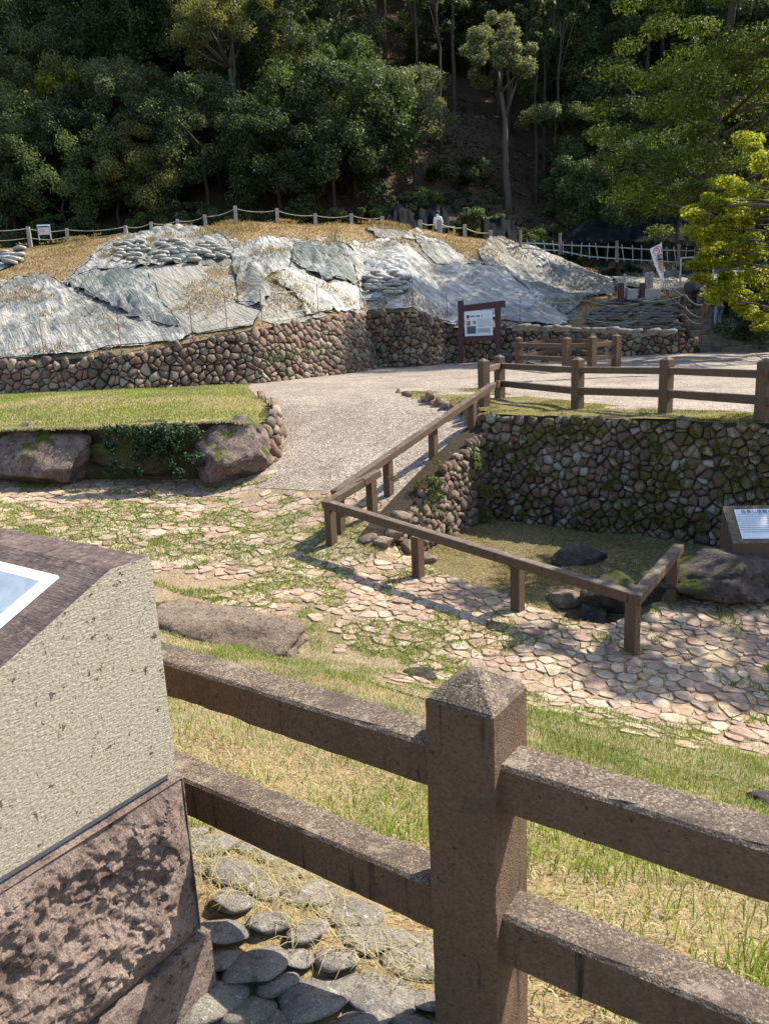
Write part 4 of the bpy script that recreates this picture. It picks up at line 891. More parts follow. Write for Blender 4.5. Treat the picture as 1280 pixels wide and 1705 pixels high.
# ------------------------------------------------------------------ upper landing: posts, blocks, board, banner
def upright(px, pyb, pyt, d, r, m, label, name='wooden_post'):
    a = W(px, pyb, d); h = (pyb - pyt) * d / 1280; b = MB(); b.tube([(0, 0, -.3), (0, 0, h - .015), (0, 0, h)], [r, r, r * .85], 8); o = b.build(name, M[m], None); o.location = a; tag(o, label, 'post'); return o
upright(1033, 500, 473, 32.6, .13, 'red_brown_paint', 'short red-brown post left of the first concrete block'); upright(1069, 497, 473, 32.6, .13, 'red_brown_paint', 'short red-brown post between the two concrete blocks')
upright(1076, 492, 456, 33.4, .1, 'grey_post', 'left of the twin grey posts beside the banner'); upright(1082.5, 492, 455, 33.4, .1, 'grey_post', 'right of the twin grey posts beside the banner')
upright(1039, 490, 458, 33.8, .06, 'grey_post', 'slim grey post with rope left of the twin posts'); upright(1155, 487, 455, 33.8, .06, 'weathered_wood', 'slim post behind the climbing man')
rope_fence([W(1039, 490, 33.7), W(1073, 490, 33.3), W(1107, 492, 33.1), W(1131, 488, 33.0)], 'two ropes strung between the banner pole and the landing posts', [.8, .8, .75, .7], .02, 'grey_post', .016, square=False, levels=(.95, .4))
for px, w, lab in ((1050, 16, 'concrete block behind the first red-brown post'), (1083, 25, 'larger concrete block below the twin grey posts')):
    a = W(px, 497, 32.7); o = MB().box((0, 0, .17), (w * 32.7 / 1280, .4, .44), .05, .02).build('concrete_block', M['concrete'], None); o.location = a; tag(o, lab, 'block')
def notice():
    a = W(1131, 492, 33.2); root = empty('notice_board', tuple(a), -.1, 'dark notice board with pale frame half hidden by the maple', 'sign')
    k = 33.2 / 1280
    MB().tube([(0, 0, -.3), (0, 0, 58 * k)], .035, 6).build('leg', M['metal_grey'], root); MB().tube([(1.3, 0, -.3), (1.3, 0, 58 * k)], .035, 6).build('leg', M['metal_grey'], root)
    pn = MB().box((.65, 0, 45 * k), (1.24, .05, 24 * k)).build('panel', M['trousers_dark'], root)
    MB().bar((0, -.01, 58 * k), (1.3, -.01, 58 * k), .05, .05).build('frame', M['metal_grey'], root)
    MB().box((-.12, 0, 4 * k + .03), (.55, .3, .3)).build('sign_box', M['plank_wood'], root)
notice()
def banner():
    base = W(1106, 493, 33.0); root = empty('banner', tuple(base), 0, 'white upright banner with circled letter and orange writing by the steps', 'banner')
    MB().tube([(0, 0, -.2), tuple(W(1104, 464, 33) - base), tuple(W(1100.5, 402, 33) - base)], .022, 6).build('pole', M['metal_grey'], root, True)
    TL, TR, BR, BL = [W(x, y, 32.95) - base for x, y in ((1081, 414), (1100.3, 404.5), (1104.3, 468), (1093.5, 458))]
    BL = BL + np.array([0, -.12, 0])
    def P(u, v):
        p = (TL * (1 - u) + TR * u) * (1 - v) + (BL * (1 - u) + BR * u) * v; return p + np.array([0, -.04 + .05 * math.sin(u * 5 + v * 4) * (1 - u), 0])
    nu, nv = 8, 20; V = [P(i / nu, j / nv) for j in range(nv + 1) for i in range(nu + 1)]
    F_ = [(j * (nu + 1) + i, (j + 1) * (nu + 1) + i, (j + 1) * (nu + 1) + i + 1, j * (nu + 1) + i + 1) for j in range(nv) for i in range(nu)]
    cl = link('cloth', mesh('cloth', V, F_), M['flag_cloth'], root, True)
    def ch(t, u, v, size, m):
        e1 = P(min(1, u + .1), v) - P(u - .1, v); e2 = P(u, v - .05) - P(u, v + .05); e1 /= np.linalg.norm(e1); n = np.cross(e1, e2); n /= np.linalg.norm(n); e2 = np.cross(n, e1); p = P(u, v) + n * .012
        text_mesh('lettering', t, size, M[m], cl, Matrix(((e1[0], e2[0], n[0], p[0]), (e1[1], e2[1], n[1], p[1]), (e1[2], e2[2], n[2], p[2]), (0, 0, 0, 1))), 'CENTER', .002, .006)
    ch('う', .6, .18, .3, 'print_red'); V = []; n = 24
    for r_ in (.235, .2): V += [P(.6 + r_ / .55 * math.cos(t * 2 * math.pi / n) * .9, .18 + r_ / 1.5 * math.sin(t * 2 * math.pi / n)) + np.array([0, -.008, 0]) for t in range(n)]
    MB().add(V, [(k, (k + 1) % n, n + (k + 1) % n, n + k) for k in range(n)]).build('circle', M['print_red'], cl)
    for t, u, v, m in (('ガ', .42, .42, 'print_dark'), ('イ', .45, .55, 'print_orange'), ('ド', .45, .68, 'print_orange'), ('観', .72, .36, 'print_dark'), ('光', .74, .45, 'print_dark'), ('案', .74, .55, 'print_orange'), ('内', .74, .65, 'print_orange'), ('所', .72, .75, 'print_orange')): ch(t, u, v, .21, m)
banner()
# signs on the crest
a = W(75, 396, 42.6); o = empty('crest_sign', tuple(a), .1, 'small pale sign board on two legs on the skyline at left', 'sign')
k = 42.6 / 1280
for x in (-9, 9): MB().box((x * k, 0, 8 * k), (.05, .05, 22 * k)).build('leg', M['metal_grey'], o)
MB().box((0, 0, 19 * k), (19 * k, .06, 2.0 * k)).build('top_bar', M['white_frame'], o); pn = MB().box((0, 0, 10.5 * k), (19 * k, .05, 11 * k)).build('panel', M['shirt_pale'], o)
MB().box((-3 * k, -.032, 11 * k), (7 * k, .006, 5 * k)).build('print', M['print_pink'], pn)
a = W(746, 399, 43.2); o = empty('wire_frame', tuple(a), .35, 'pale empty frame beside the person on the crest', 'frame')
for x in (-11, 11): MB().box((x * k, 0, 9 * k), (.07, .07, 24 * k)).build('leg', M['metal_grey'], o)
for z in (2, 20): MB().box((0, 0, z * k), (21 * k, .06, .07)).build('bar', M['metal_grey'], o)
MB().box((0, .02, 6 * k), (20 * k, .03, 7 * k)).build('lower_panel', M['plank_wood'], o)

# ------------------------------------------------------------------ people
def person(base, rz, label, J, colours, hair=True, hat=None):
    """J: joint positions in metres (x right, y ahead, z up) in the person's own frame"""
    root = empty('person', tuple(base), rz, label, 'person')
    names = list(J); idx = {n: i for i, n in enumerate(names)}
    bones = [('pelvis', 'waist'), ('waist', 'chest'), ('chest', 'neck'), ('neck', 'head0'), ('head0', 'head1')]
    for s in 'LR': bones += [('chest', 'sh' + s), ('sh' + s, 'el' + s), ('el' + s, 'wr' + s), ('wr' + s, 'palm' + s), ('pelvis', 'hip' + s), ('hip' + s, 'kn' + s), ('kn' + s, 'an' + s), ('an' + s, 'toe' + s)]
    rad = dict(pelvis=.15, waist=.135, chest=.165, neck=.06, head0=.085, head1=.085, sh=.075, el=.048, wr=.032, palm=.035, hip=.1, kn=.064, an=.042, toe=.04, fin=.0095)
    verts = [J[n] for n in names]; edges = [(idx[a], idx[b]) for a, b in bones]; rr = [rad[n.rstrip('LR') if n.rstrip('LR') in rad else n] for n in names]
    for s in 'LR':
        w, p = np.array(J['wr' + s], float), np.array(J['palm' + s], float); d = (p - w) / np.linalg.norm(p - w); sd = np.array([0, 1.0, 0]) - d * d[1]; sd /= np.linalg.norm(sd); cu = np.cross(d, sd) * (1 if s == 'L' else -1)
        for k, ln in enumerate((.07, .078, .072, .058)):
            a = p + d * .02 + sd * (.027 - .018 * k); b = a + d * ln * .6 + cu * .012; c = b + d * ln * .4 + cu * .03; i = len(verts); verts += [tuple(a), tuple(b), tuple(c)]; rr += [.0095] * 3; edges += [(idx['palm' + s], i), (i, i + 1), (i + 1, i + 2)]
        a = w + d * .035 + sd * .035; b = a + d * .035 + sd * .02; i = len(verts); verts += [tuple(a), tuple(b)]; rr += [.011] * 2; edges += [(idx['wr' + s], i), (i, i + 1)]
    me = bpy.data.meshes.new('body'); me.from_pydata([tuple(map(float, v)) for v in verts], edges, []); o = bpy.data.objects.new('body', me); C.objects.link(o)
    sk = o.modifiers.new('skin', 'SKIN')
    for v, r_ in zip(me.skin_vertices[0].data, rr): v.radius = (r_, r_)
    me.skin_vertices[0].data[idx['pelvis']].use_root = True
    ss = o.modifiers.new('sub', 'SUBSURF'); ss.levels = 1; ss.render_levels = 1
    dg = bpy.context.evaluated_depsgraph_get(); m2 = bpy.data.meshes.new_from_object(o.evaluated_get(dg)); m2.name = 'body'
    bpy.data.objects.remove(o); o = link('body', m2, None, root, True)
    m2.materials.clear(); order = ['skin', colours['top'], colours['legs'], colours['shoes'], colours.get('sleeve', colours['top'])]
    for n in order: m2.materials.append(M[n])
    segs = []
    for a, b in bones:
        part = 0 if a in ('neck', 'head0') else 1 if a in ('pelvis', 'waist', 'chest') and b[:3] != 'hip' else 2 if a[:3] == 'hip' or a[:2] == 'kn' or b[:3] == 'hip' else 3 if a[:2] == 'an' else 4 if a[:2] == 'sh' else (4 if colours.get('long') and a[:2] == 'el' else 0)
        segs.append((np.array(J[a], float), np.array(J[b], float), part))
    for p in m2.polygons:
        c = np.array(p.center); best = 9; bp = 0
        for a, b, part in segs:
            t = np.clip(((c - a) @ (b - a)) / ((b - a) @ (b - a) + 1e-9), 0, 1); dd = np.linalg.norm(c - a - (b - a) * t) - (.1 if part == 1 else .0)
            if dd < best: best, bp = dd, part
        p.material_index = bp
    h0, h1 = np.array(J['head0'], float), np.array(J['head1'], float); up = (h1 - h0) / np.linalg.norm(h1 - h0)
    fw = np.array([0, 1.0, 0]) - up * up[1]; fw /= np.linalg.norm(fw)
    bm = bmesh.new(); bmesh.ops.create_uvsphere(bm, u_segments=14, v_segments=9, radius=.112)
    for v in bm.verts:
        c = np.array(v.co)
        if c[1] > .035 and c[2] < .05: c = c * .8
        v.co = c * (.93, 1.08, 1.12)
    hm = bpy.data.meshes.new('hair'); bm.to_mesh(hm); bm.free(); ho = link('hair', hm, M['hair_dark' if not hat else hat], root, True)
    sdv = np.cross(fw, up); p = (h0 + h1) / 2 + up * .045 - fw * .012
    ho.matrix_local = Matrix(((sdv[0], fw[0], up[0], p[0]), (sdv[1], fw[1], up[1], p[1]), (sdv[2], fw[2], up[2], p[2]), (0, 0, 0, 1)))
    for sx in (-1, 1):
        ear = MB().tube([(0, 0, -.025), (0, 0, 0), (0, 0, .025)], [.006, .014, .008], 6).build('ear', M['skin'], root, True); e = (h0 + h1) / 2 + sdv * sx * .095; ear.location = e
    nose = MB().tube([(0, 0, -.02), (0, .012, -.005), (0, 0, .03)], [.008, .014, .006], 6).build('nose', M['skin'], root, True); nose.location = (h0 + h1) / 2 + fw * .093
    return root
stand = dict(pelvis=(0, 0, .92), waist=(0, .0, 1.08), chest=(0, .02, 1.28), neck=(0, .03, 1.44), head0=(0, .05, 1.53), head1=(0, .07, 1.62),
    shL=(-.19, .02, 1.37), elL=(-.25, -.02, 1.1), wrL=(-.24, .08, .86), palmL=(-.24, .1, .78), shR=(.19, .02, 1.37), elR=(.25, -.02, 1.1), wrR=(.24, .1, .87), palmR=(.235, .12, .79),
    hipL=(-.1, 0, .88), knL=(-.11, .03, .48), anL=(-.12, -.03, .08), toeL=(-.13, .12, .035), hipR=(.1, 0, .88), knR=(.11, .1, .5), anR=(.12, .05, .085), toeR=(.13, .2, .04))
climb = dict(stand); climb.update(knR=(.12, .26, .64), anR=(.12, .2, .25), toeR=(.12, .36, .205), chest=(0, .08, 1.27), neck=(0, .13, 1.43), head0=(0, .17, 1.52), head1=(0, .2, 1.6), shL=(-.19, .09, 1.36), shR=(.19, .08, 1.36), elL=(-.26, .02, 1.1), wrL=(-.25, .16, .9), palmL=(-.25, .19, .83))
bend = dict(stand); bend.update(pelvis=(0, -.06, .88), waist=(0, .06, 1.02), chest=(0, .24, 1.16), neck=(-.01, .38, 1.25), head0=(-.03, .45, 1.31), head1=(-.05, .52, 1.37), shL=(-.19, .3, 1.22), shR=(.19, .3, 1.22), elL=(-.25, .4, .98), wrL=(-.22, .52, .8), palmL=(-.21, .56, .73), elR=(.25, .42, 1.0), wrR=(.2, .54, .82), palmR=(.19, .58, .75), hipL=(-.1, -.06, .85), hipR=(.1, -.06, .85), knL=(-.12, -.02, .46), anL=(-.13, -.1, .08), toeL=(-.14, .05, .035), knR=(.12, .12, .5), anR=(.13, .06, .085), toeR=(.13, .21, .04))
def on_step(px, k, dy=.2):
    y = SY + k * ST + dy; z = SZ + (k + 1) * SR
    for _ in range(8):
        xx = np.linspace(9, 17, 400); pp = [seen((x, y - .07 * (x - SX0), z))[0] for x in xx]; x = xx[int(np.argmin(abs(np.array(pp) - px)))]
        break
    return (float(x), float(y - .07 * (x - SX0)), z)
P1 = on_step(1157, 7); print('P1', seen(P1), 'P2', seen(on_step(1194, 3)))
person(P1, .15, 'person in grey shirt and dark trousers climbing the steps with a bag', climb, dict(top='shirt_grey', legs='trousers_dark', shoes='shoe_dark'))
person(on_step(1194, 3), .05, 'person in blue jeans and pale cap bending forward on the steps', bend, dict(top='shirt_dark', legs='jeans', shoes='shoe_white'), hat='hat')
P3 = W(730, 400, 44.0); P3 = (P3[0], 44.0, hz(h_mound, P3[0], 44.0)); print('P3', seen(P3))
person((P3[0], P3[1], P3[2]), 2.6, 'person in white shirt standing behind the crest of the mound', stand, dict(top='shirt_white', legs='trousers_dark', shoes='shoe_dark'))
bagm = boulder('shoulder_bag', (P1[0] - .3, P1[1] - .1, P1[2] + .62), (.5, .26, .5), 5, M['bag_dark'], 'dark shoulder bag hanging at the hip of the climbing person', 'bag', sub=2, amp=.04, planes=3, sink=0)
sb = MB(); sb.tube([(0, .03, .46), (.12, .12, .75), (.35, .1, .82)], .018, 5); sb.build('strap', M['bag_dark'], bagm)
# ------------------------------------------------------------------ foliage materials
mat_leaf('leaf_dark', [(0.038, 0.054, 0.027), (0.057, 0.078, 0.038), (0.081, 0.105, 0.054), (0.115, 0.135, 0.076)], .35, .4)
mat_leaf('leaf_mid', [(0.049, 0.073, 0.031), (0.073, 0.104, 0.043), (0.104, 0.137, 0.058), (0.143, 0.169, 0.078)], .38, .4)
mat_leaf('leaf_pale', [(0.075, 0.092, 0.055), (0.127, 0.144, 0.086), (0.196, 0.207, 0.132), (0.276, 0.282, 0.196)], .38, .35)
mat_leaf('leaf_olive', [(0.069, 0.081, 0.032), (0.115, 0.124, 0.048), (0.172, 0.167, 0.069), (0.207, 0.190, 0.086)], .38, .4)
mat_leaf('leaf_yellow', [(.10, .12, .015), (.16, .18, .02), (.22, .22, .03)], .5, .5)
mat_leaf('leaf_big', [(0.038, 0.059, 0.013), (0.065, 0.092, 0.018), (0.108, 0.135, 0.022), (0.173, 0.184, 0.030)], .45, .42, 0)
mat_leaf('leaf_maple', [(.12, .17, .015), (.20, .25, .02), (.28, .30, .025), (.38, .30, .03), (.17, .23, .02)], .5, .5, 0)
mat_leaf('leaf_ivy', [(.015, .03, .012), (.025, .045, .018), (.04, .065, .03), (.06, .085, .045)], .2, .35)
mat_leaf('grass_green', [(.10, .15, .02), (.15, .21, .03), (.21, .26, .05), (.25, .25, .08)], .4, .55, 0)
mat_leaf('grass_dry', [(.19, .16, .095), (.28, .24, .15), (.38, .335, .22), (.22, .23, .09)], .25, .7, 0)
mat_leaf('grass_straw', [(.15, .105, .055), (.24, .17, .09), (.34, .25, .14), (.19, .14, .075)], .25, .7, 0)
mat_leaf('moss_leaf', [(.05, .055, .01), (.085, .085, .014), (.13, .12, .02), (.17, .15, .03)], .2, .8, 0)
def bark(name, a, b):
    s = Nodes(name); c = s.coord('Object', (6, 6, 1.1)); n = s.noise(c, 3, 6, .7); M[name] = s.done(s.mix(n, a, b), s.bump(n, .8, .05), .95, .1)
bark('bark_brown', (.035, .026, .02), (.12, .095, .075)); bark('bark_pale', (.05, .042, .034), (.16, .135, .11))

def leaves(centres, rads, n_each, ln, wd, r, upbias=.55, squash=.75, outer=.55):
    """rhombic leaves through clumps; returns V, quads"""
    cs = np.repeat(np.array(centres), n_each, 0); rs = np.repeat(np.array(rads), n_each); n = len(cs)
    d = r.normal(0, 1, (n, 3)); d /= np.linalg.norm(d, axis=1)[:, None]; rad = r.uniform(0, 1, n) ** outer
    p = cs + d * (rs * rad)[:, None] * np.array([1, 1, squash])
    nm = d * .6 + r.normal(0, .55, (n, 3)); nm[:, 2] += upbias; nm /= np.linalg.norm(nm, axis=1)[:, None]
    a = np.cross(nm, r.normal(0, 1, (n, 3))); a /= np.linalg.norm(a, axis=1)[:, None]; b = np.cross(nm, a)
    l = (ln * r.uniform(.6, 1.35, n))[:, None]; w = (wd * r.uniform(.7, 1.3, n))[:, None]
    V = np.stack([p - a * l * .5, p + b * w * .5 - nm * w * .12, p + a * l * .5 - nm * l * .08, p - b * w * .5 - nm * w * .12], 1).reshape(-1, 3)
    return V, np.arange(4 * n).reshape(-1, 4)
def lump_crown(R, H, z0, nc, seed, cr=(.16, .3), low=.0, shell=.75):
    r = np.random.default_rng(seed); cs = []; rs = []
    while len(cs) < nc:
        d = r.normal(0, 1, 3); d /= np.linalg.norm(d)
        if d[2] < -.75 + low: continue
        k = r.uniform(shell, 1.0) if r.random() < .8 else r.uniform(.3, shell)
        k *= 1 + .3 * float(vn(d[0] * 1.7 + seed, d[1] * 1.7, d[2] * 1.7))
        cs.append((d[0] * R * k, d[1] * R * k, z0 + H / 2 + d[2] * H / 2 * k)); rs.append(R * r.uniform(*cr))
    return np.array(cs), np.array(rs), r
def make_trunk(h, r0, cs, r, lean=(0, 0), limbs=7, r1=.35):
    b = MB(); n = 7; k = r.normal(0, .12, (n, 2)); k[0] = 0
    pts = [(lean[0] * t * h + k[i, 0] * t, lean[1] * t * h + k[i, 1] * t, -.5 + (h + .5) * t) for i, t in enumerate(np.linspace(0, 1, n))]
    b.tube(pts, [r0 * (1.25 if i == 0 else 1 - (1 - r1) * t) for i, t in enumerate(np.linspace(0, 1, n))], 8)
    top = np.array(pts[-1])
    for i in r.permutation(len(cs))[:limbs]:
        st = np.array(pts[r.integers(n - 3, n)]); e = cs[i]; m = st + (e - st) * .5 + np.array([0, 0, -.05 * np.linalg.norm(e - st)]) + r.normal(0, .12, 3)
        b.tube([st, m, e], [r0 * .42, r0 * .24, r0 * .07], 5)
    return b
def tree_meshes(seed, R, H, z0, nc, ne, ln, wd, lm, bm_, r0=.18, cr=(.16, .3), low=0, lean=(0, 0), squash=.75, trunk_h=None, limbs=7, upbias=.55):
    cs, rs, r = lump_crown(R, H, z0, nc, seed, cr, low); cs = cs + np.array([lean[0] * (z0 + H * .4), lean[1] * (z0 + H * .4), 0])
    V, F_ = leaves(cs, rs, ne, ln, wd, r, upbias, squash); cm = fastmesh('crown', V, F_); cm.materials.append(M[lm])
    tb = make_trunk(trunk_h or z0 + H * .45, r0, cs, r, lean, limbs); tm = mesh('trunk', tb.v, tb.f); tm.materials.append(M[bm_]); tm.polygons.foreach_set('use_smooth', np.ones(len(tm.polygons), bool))
    return cm, tm
def plant_tree(ms, loc, rz, sc, label, group=None, name='tree', cat='tree'):
    o = empty(name, loc, rz, label, cat, group); o.scale = sc if hasattr(sc, '__len__') else (sc, sc, sc)
    link('crown', ms[0], None, o); link('trunk', ms[1], None, o); return o

# ------------------------------------------------------------------ wooded hillside
KIND = {
 'dark': [tree_meshes(101 + k, 3.0, 6.5, 1.0, 64, 360, .17, .085, 'leaf_dark', 'bark_brown', .16) for k in range(2)],
 'mid': [tree_meshes(111 + k, 3.2, 6.0, .8, 64, 360, .17, .085, 'leaf_mid', 'bark_brown', .16) for k in range(2)],
 'pale': [tree_meshes(121, 2.8, 5.0, 2.0, 52, 360, .165, .08, 'leaf_pale', 'bark_brown', .15)],
 'olive': [tree_meshes(131, 3.0, 5.5, 1.6, 54, 360, .165, .08, 'leaf_olive', 'bark_brown', .15)],
 'tall': [tree_meshes(141 + k, 3.0, 7.5, 7.0, 60, 330, .19, .09, 'leaf_dark', 'bark_brown', .2) for k in range(2)],
 'bush': [tree_meshes(151 + k, 1.6, 2.0, .1, 36, 260, .15, .08, ('leaf_dark', 'leaf_mid')[k], 'bark_brown', .06, low=.4) for k in range(2)],
}
def hill(px, d, dz=0):
    x = float(W(px, 300, d)[0]); return (x, float(d), hz(h_mound, x, d) - .15 + dz)
rt = random.Random(17)
# the trees one can tell apart
named = [
 ('olive', 118, 55, 1.0, 'olive crowned tree left of the yellow sprig'), ('pale', 215, 52, 1.05, 'greyish tree in the middle of the left woodland'), ('olive', 245, 49.5, .85, 'sunlit olive tree low in the left woodland'),
 ('mid', 320, 60, 1.35, 'rounded green tree above the left woodland'), ('mid', 505, 50, 1.1, 'broad green tree right of the tall pale trunk'), ('mid', 590, 50.5, 1.2, 'large rounded green tree at the centre of the wood'),
 ('dark', 545, 57, 1.3, 'dark tree rising behind the central green one'), ('pale', 690, 52, .95, 'silvery leaved tree at the edge of the bare slope'), ('mid', 15, 48.5, 1.0, 'green tree at the far left end of the wood'),
 ('dark', 60, 49.5, .95, 'dark tree at the foot of the slope near the left edge'), ('dark', 140, 49, .85, 'dark tree above the crest sign'), ('mid', 190, 48.2, .75, 'low green tree behind the crest rope fence'),
 ('dark', 290, 50.5, .85, 'dark tree with bare stems left of the pale trunk'), ('pale', -10, 56, 1.1, 'pale tree cut by the left edge of the wood'), ('dark', 1015, 55, 1.2, 'dark tree between bare slope and big right tree'), ('dark', 1010, 48.5, .9, 'dark tree just left of the big right tree')]
for kd, px, d, sc, lab in named:
    plant_tree(rt.choice(KIND[kd]), hill(px, d), rt.uniform(0, 6.28), (sc, sc, sc * rt.uniform(.92, 1.1)), lab)
camph = tree_meshes(201, 3.0, 4.6, 6.2, 56, 360, .17, .08, 'leaf_olive', 'bark_pale', .27, (.17, .3), .2, (.02, -.02), limbs=12)
plant_tree(camph, hill(396, 51), .4, 1.05, 'tall tree with a long bare pale trunk left of centre')
silv = tree_meshes(202, 2.2, 4.2, 6.6, 44, 400, .165, .085, 'leaf_pale', 'bark_pale', .26, (.18, .32), .1, (-.07, 0), limbs=9)
plant_tree(silv, hill(848, 51.5), 0, 1.0, 'silvery tree with a leaning trunk on the bare slope')
# its low branch to the right is a neighbour with a flat crown
flat = tree_meshes(203, 2.6, 1.3, 5.3, 28, 300, .16, .075, 'leaf_pale', 'bark_brown', .09, (.14, .22), .5, (0, 0), limbs=8)
plant_tree(flat, hill(925, 53), .3, 1.0, 'thin tree with a flat pale crown right of the leaning trunk')
yel = tree_meshes(204, 1.7, 2.2, 5.2, 20, 200, .24, .13, 'leaf_yellow', 'bark_pale', .07, (.2, .34), .5, (.02, 0), limbs=10)
plant_tree(yel, hill(128, 52), 1.1, 1.0, 'bright yellow-green young tree rising from the left woodland')
# fill: woods behind and between
def fill():
    n = 0; d = 47.6
    spots = []
    while d < 88:
        x = -30 + rt.uniform(0, 2)
        while x < 34:
            bare = 1.2 < x - (d - 46) * .05 < 14.5 and d < 57.5
            if not bare: spots.append((x + rt.uniform(-.8, .8), d + rt.uniform(-1.0, 1.0)))
            x += 4.0 if d < 54 else 4.3
        d += 3.3 if d < 56 else 4.2
    for x, d in spots:
        z = hz(h_mound, x, d) - .2; px, py, _ = seen((x, d, z + 5))
        if px < -130 or px > 1400 or (345 < px < 450 and d < 51): continue
        kd = rt.choices(['dark', 'mid', 'pale', 'olive', 'tall'], [3, 4, 2, 2.2, 1.5])[0] if d < 56 else rt.choices(['dark', 'tall', 'mid', 'olive'], [4, 5, 2, 1])[0]
        if d < 51: kd = rt.choice(['dark', 'mid', 'mid', 'olive', 'dark'])
        s = rt.uniform(.75, 1.1) * (1.0 if d < 55 else 1.25)
        lab, grp = (('leafy evergreen crowded into the lower wood behind the crest', 'lower woodland trees') if d < 56 else ('tall forest tree high on the shaded hillside', 'upper hillside trees'))
        plant_tree(rt.choice(KIND[kd]), (x, d, z), rt.uniform(0, 6.28), (s, s, s * rt.uniform(.9, 1.2)), lab, grp); n += 1
    print('fill trees', n)
fill()
slim = tree_meshes(210, 1.6, 3.5, 7.5, 22, 200, .24, .11, 'leaf_dark', 'bark_brown', .13, limbs=6)
for k, (px, d) in enumerate(((735, 56), (905, 57), (930, 54.5), (893, 54), (700, 57))):
    plant_tree(slim, hill(px, d), k * 1.3, (1, 1, 1.1 + .1 * (k % 3)), 'slender bare stemmed tree standing on the brown slope', 'slender trees on the bare slope')
for k, (px, d) in enumerate(((20, 46.8), (75, 46.6), (130, 47), (255, 46.8), (300, 47.2), (345, 47), (420, 46.8), (500, 47), (560, 47), (620, 47.3), (660, 48.5), (790, 47.5), (860, 47.8), (905, 47.2), (945, 49), (700, 49.5), (760, 52), (365, 52.5), (410, 53.5), (440, 52), (385, 55.5), (330, 53), (425, 56))):
    plant_tree(KIND['bush'][k % 2], hill(px, d), k, (rt.uniform(.7, 1.15),) * 3, 'dark undergrowth bush at the foot of the wooded slope', 'undergrowth bushes', 'bush', 'bush')

# big tree at right, layered sprays, and the maple
def big_tree():
    r = np.random.default_rng(301); d = 37.0; base = W(1165, 452, d); root = empty('broad_tree', tuple(base), 0, 'big yellow-green evergreen with drooping sprays at the right', 'tree'); cs = []; rs = []
    for k in range(230):
        z = r.uniform(2.0, 17.5); R = 6.3 * (1 - (abs(z - 6.5) / 12.5) ** 1.9) ** .5 * (1.0 if z > 4 else .72 + .07 * z); a = r.uniform(0, 6.283); q = r.uniform(.55, 1.0) if r.random() < .85 else r.uniform(.15, .6)
        cs.append((1.7 + math.cos(a) * R * q, math.sin(a) * R * q, z + .25 - .35 * q)); rs.append(r.uniform(.75, 1.35))
    cs = np.array(cs); V, F_ = leaves(cs, rs, 460, .155, .078, r, .8, .42, .5); cm = fastmesh('crown', V, F_); link('crown', cm, M['leaf_big'], root)
    b = MB(); b.tube([(0, 0, -.6), (.02, 0, 1.5), (.2, 0, 5), (.8, .1, 10), (1.4, .1, 15)], [.34, .27, .24, .18, .06], 9)
    for c in cs[::6]:
        st = np.array([.2 + c[2] * .07, 0, max(1.5, c[2] - 1.2)]); b.tube([st, (st + c) / 2 + [0, 0, .25], c], [.09, .06, .02], 5)
    b.build('trunk', M['bark_brown'], root, True)
big_tree()
def maple():
    r = np.random.default_rng(311); d = 26.5; base = G(1340, 600, 1.5); root = empty('maple_tree', tuple(base), 0, 'yellow-green maple with orange tips hanging over the steps', 'tree'); cs = []; rs = []
    tgt = [(1180, 330), (1160, 345), (1200, 300), (1230, 315), (1260, 240), (1245, 232), (1275, 270), (1290, 300), (1240, 360), (1200, 370), (1170, 390), (1215, 400), (1260, 400), (1160, 430), (1190, 440), (1230, 440), (1270, 450), (1210, 475), (1250, 490), (1180, 465), (1290, 480), (1270, 520), (1300, 380), (1310, 430), (1320, 330), (1285, 350), (1330, 500), (1225, 340), (1150, 360), (1185, 410), (1245, 420), (1225, 465), (1260, 465), (1240, 510), (1290, 540), (1215, 490), (1205, 488), (1225, 500), (1310, 270), (1340, 400), (1205, 345), (1265, 330), (1280, 415)]
    for x, y in tgt:
        for k in range(3):
            q = W(x + r.normal(0, 9), y + r.normal(0, 7), d + r.uniform(-1.7, 2.2)); cs.append(q - base); rs.append(r.uniform(.26, .46))
    cs = np.array(cs); V, F_ = leaves(cs, rs, 280, .115, .075, r, 1.0, .5, .6); link('crown', fastmesh('crown', V, F_), M['leaf_maple'], root)
    b = MB(); b.tube([(0, 0, -.4), (-.1, .1, 1.2), (-.2, .2, 2.6), (-.3, .2, 4.4)], [.16, .13, .1, .05], 8)
    for c in cs[::4]:
        st = np.array([-.15, .15, min(4.2, max(1.2, c[2] - .7))]); b.tube([st, (st + c) / 2 + [0, 0, .15], c], [.045, .028, .008], 5)
    b.build('trunk', M['bark_brown'], root, True)
maple()
sh = tree_meshes(320, 2.0, 2.4, .1, 44, 220, .16, .08, 'leaf_dark', 'bark_brown', .05, low=.4)
for k, (px, py, d, s, lab) in enumerate(((1262, 560, 29.6, .8, 'dark shrub beside the right end of the steps'), (1300, 520, 31, 1.2, 'dark shrub behind the maple beside the steps'), (1235, 505, 33, .7, 'dark shrub half way up beside the steps'))):
    q = W(px, py + 30, d); plant_tree(sh, (q[0], q[1], q[2] - .3), k, s, lab, None, 'shrub', 'shrub')
# a tree standing to the right of the pit, out of the picture, that dapples the text plate and paving
shade = tree_meshes(330, 2.3, 3.0, 3.4, 40, 150, .16, .1, 'leaf_mid', 'bark_brown', .14, (.16, .28), .3)
plant_tree(shade, (8.4, 10.6, 1.4), 0, 1, 'tree standing beside the plateau fence beyond the right edge')

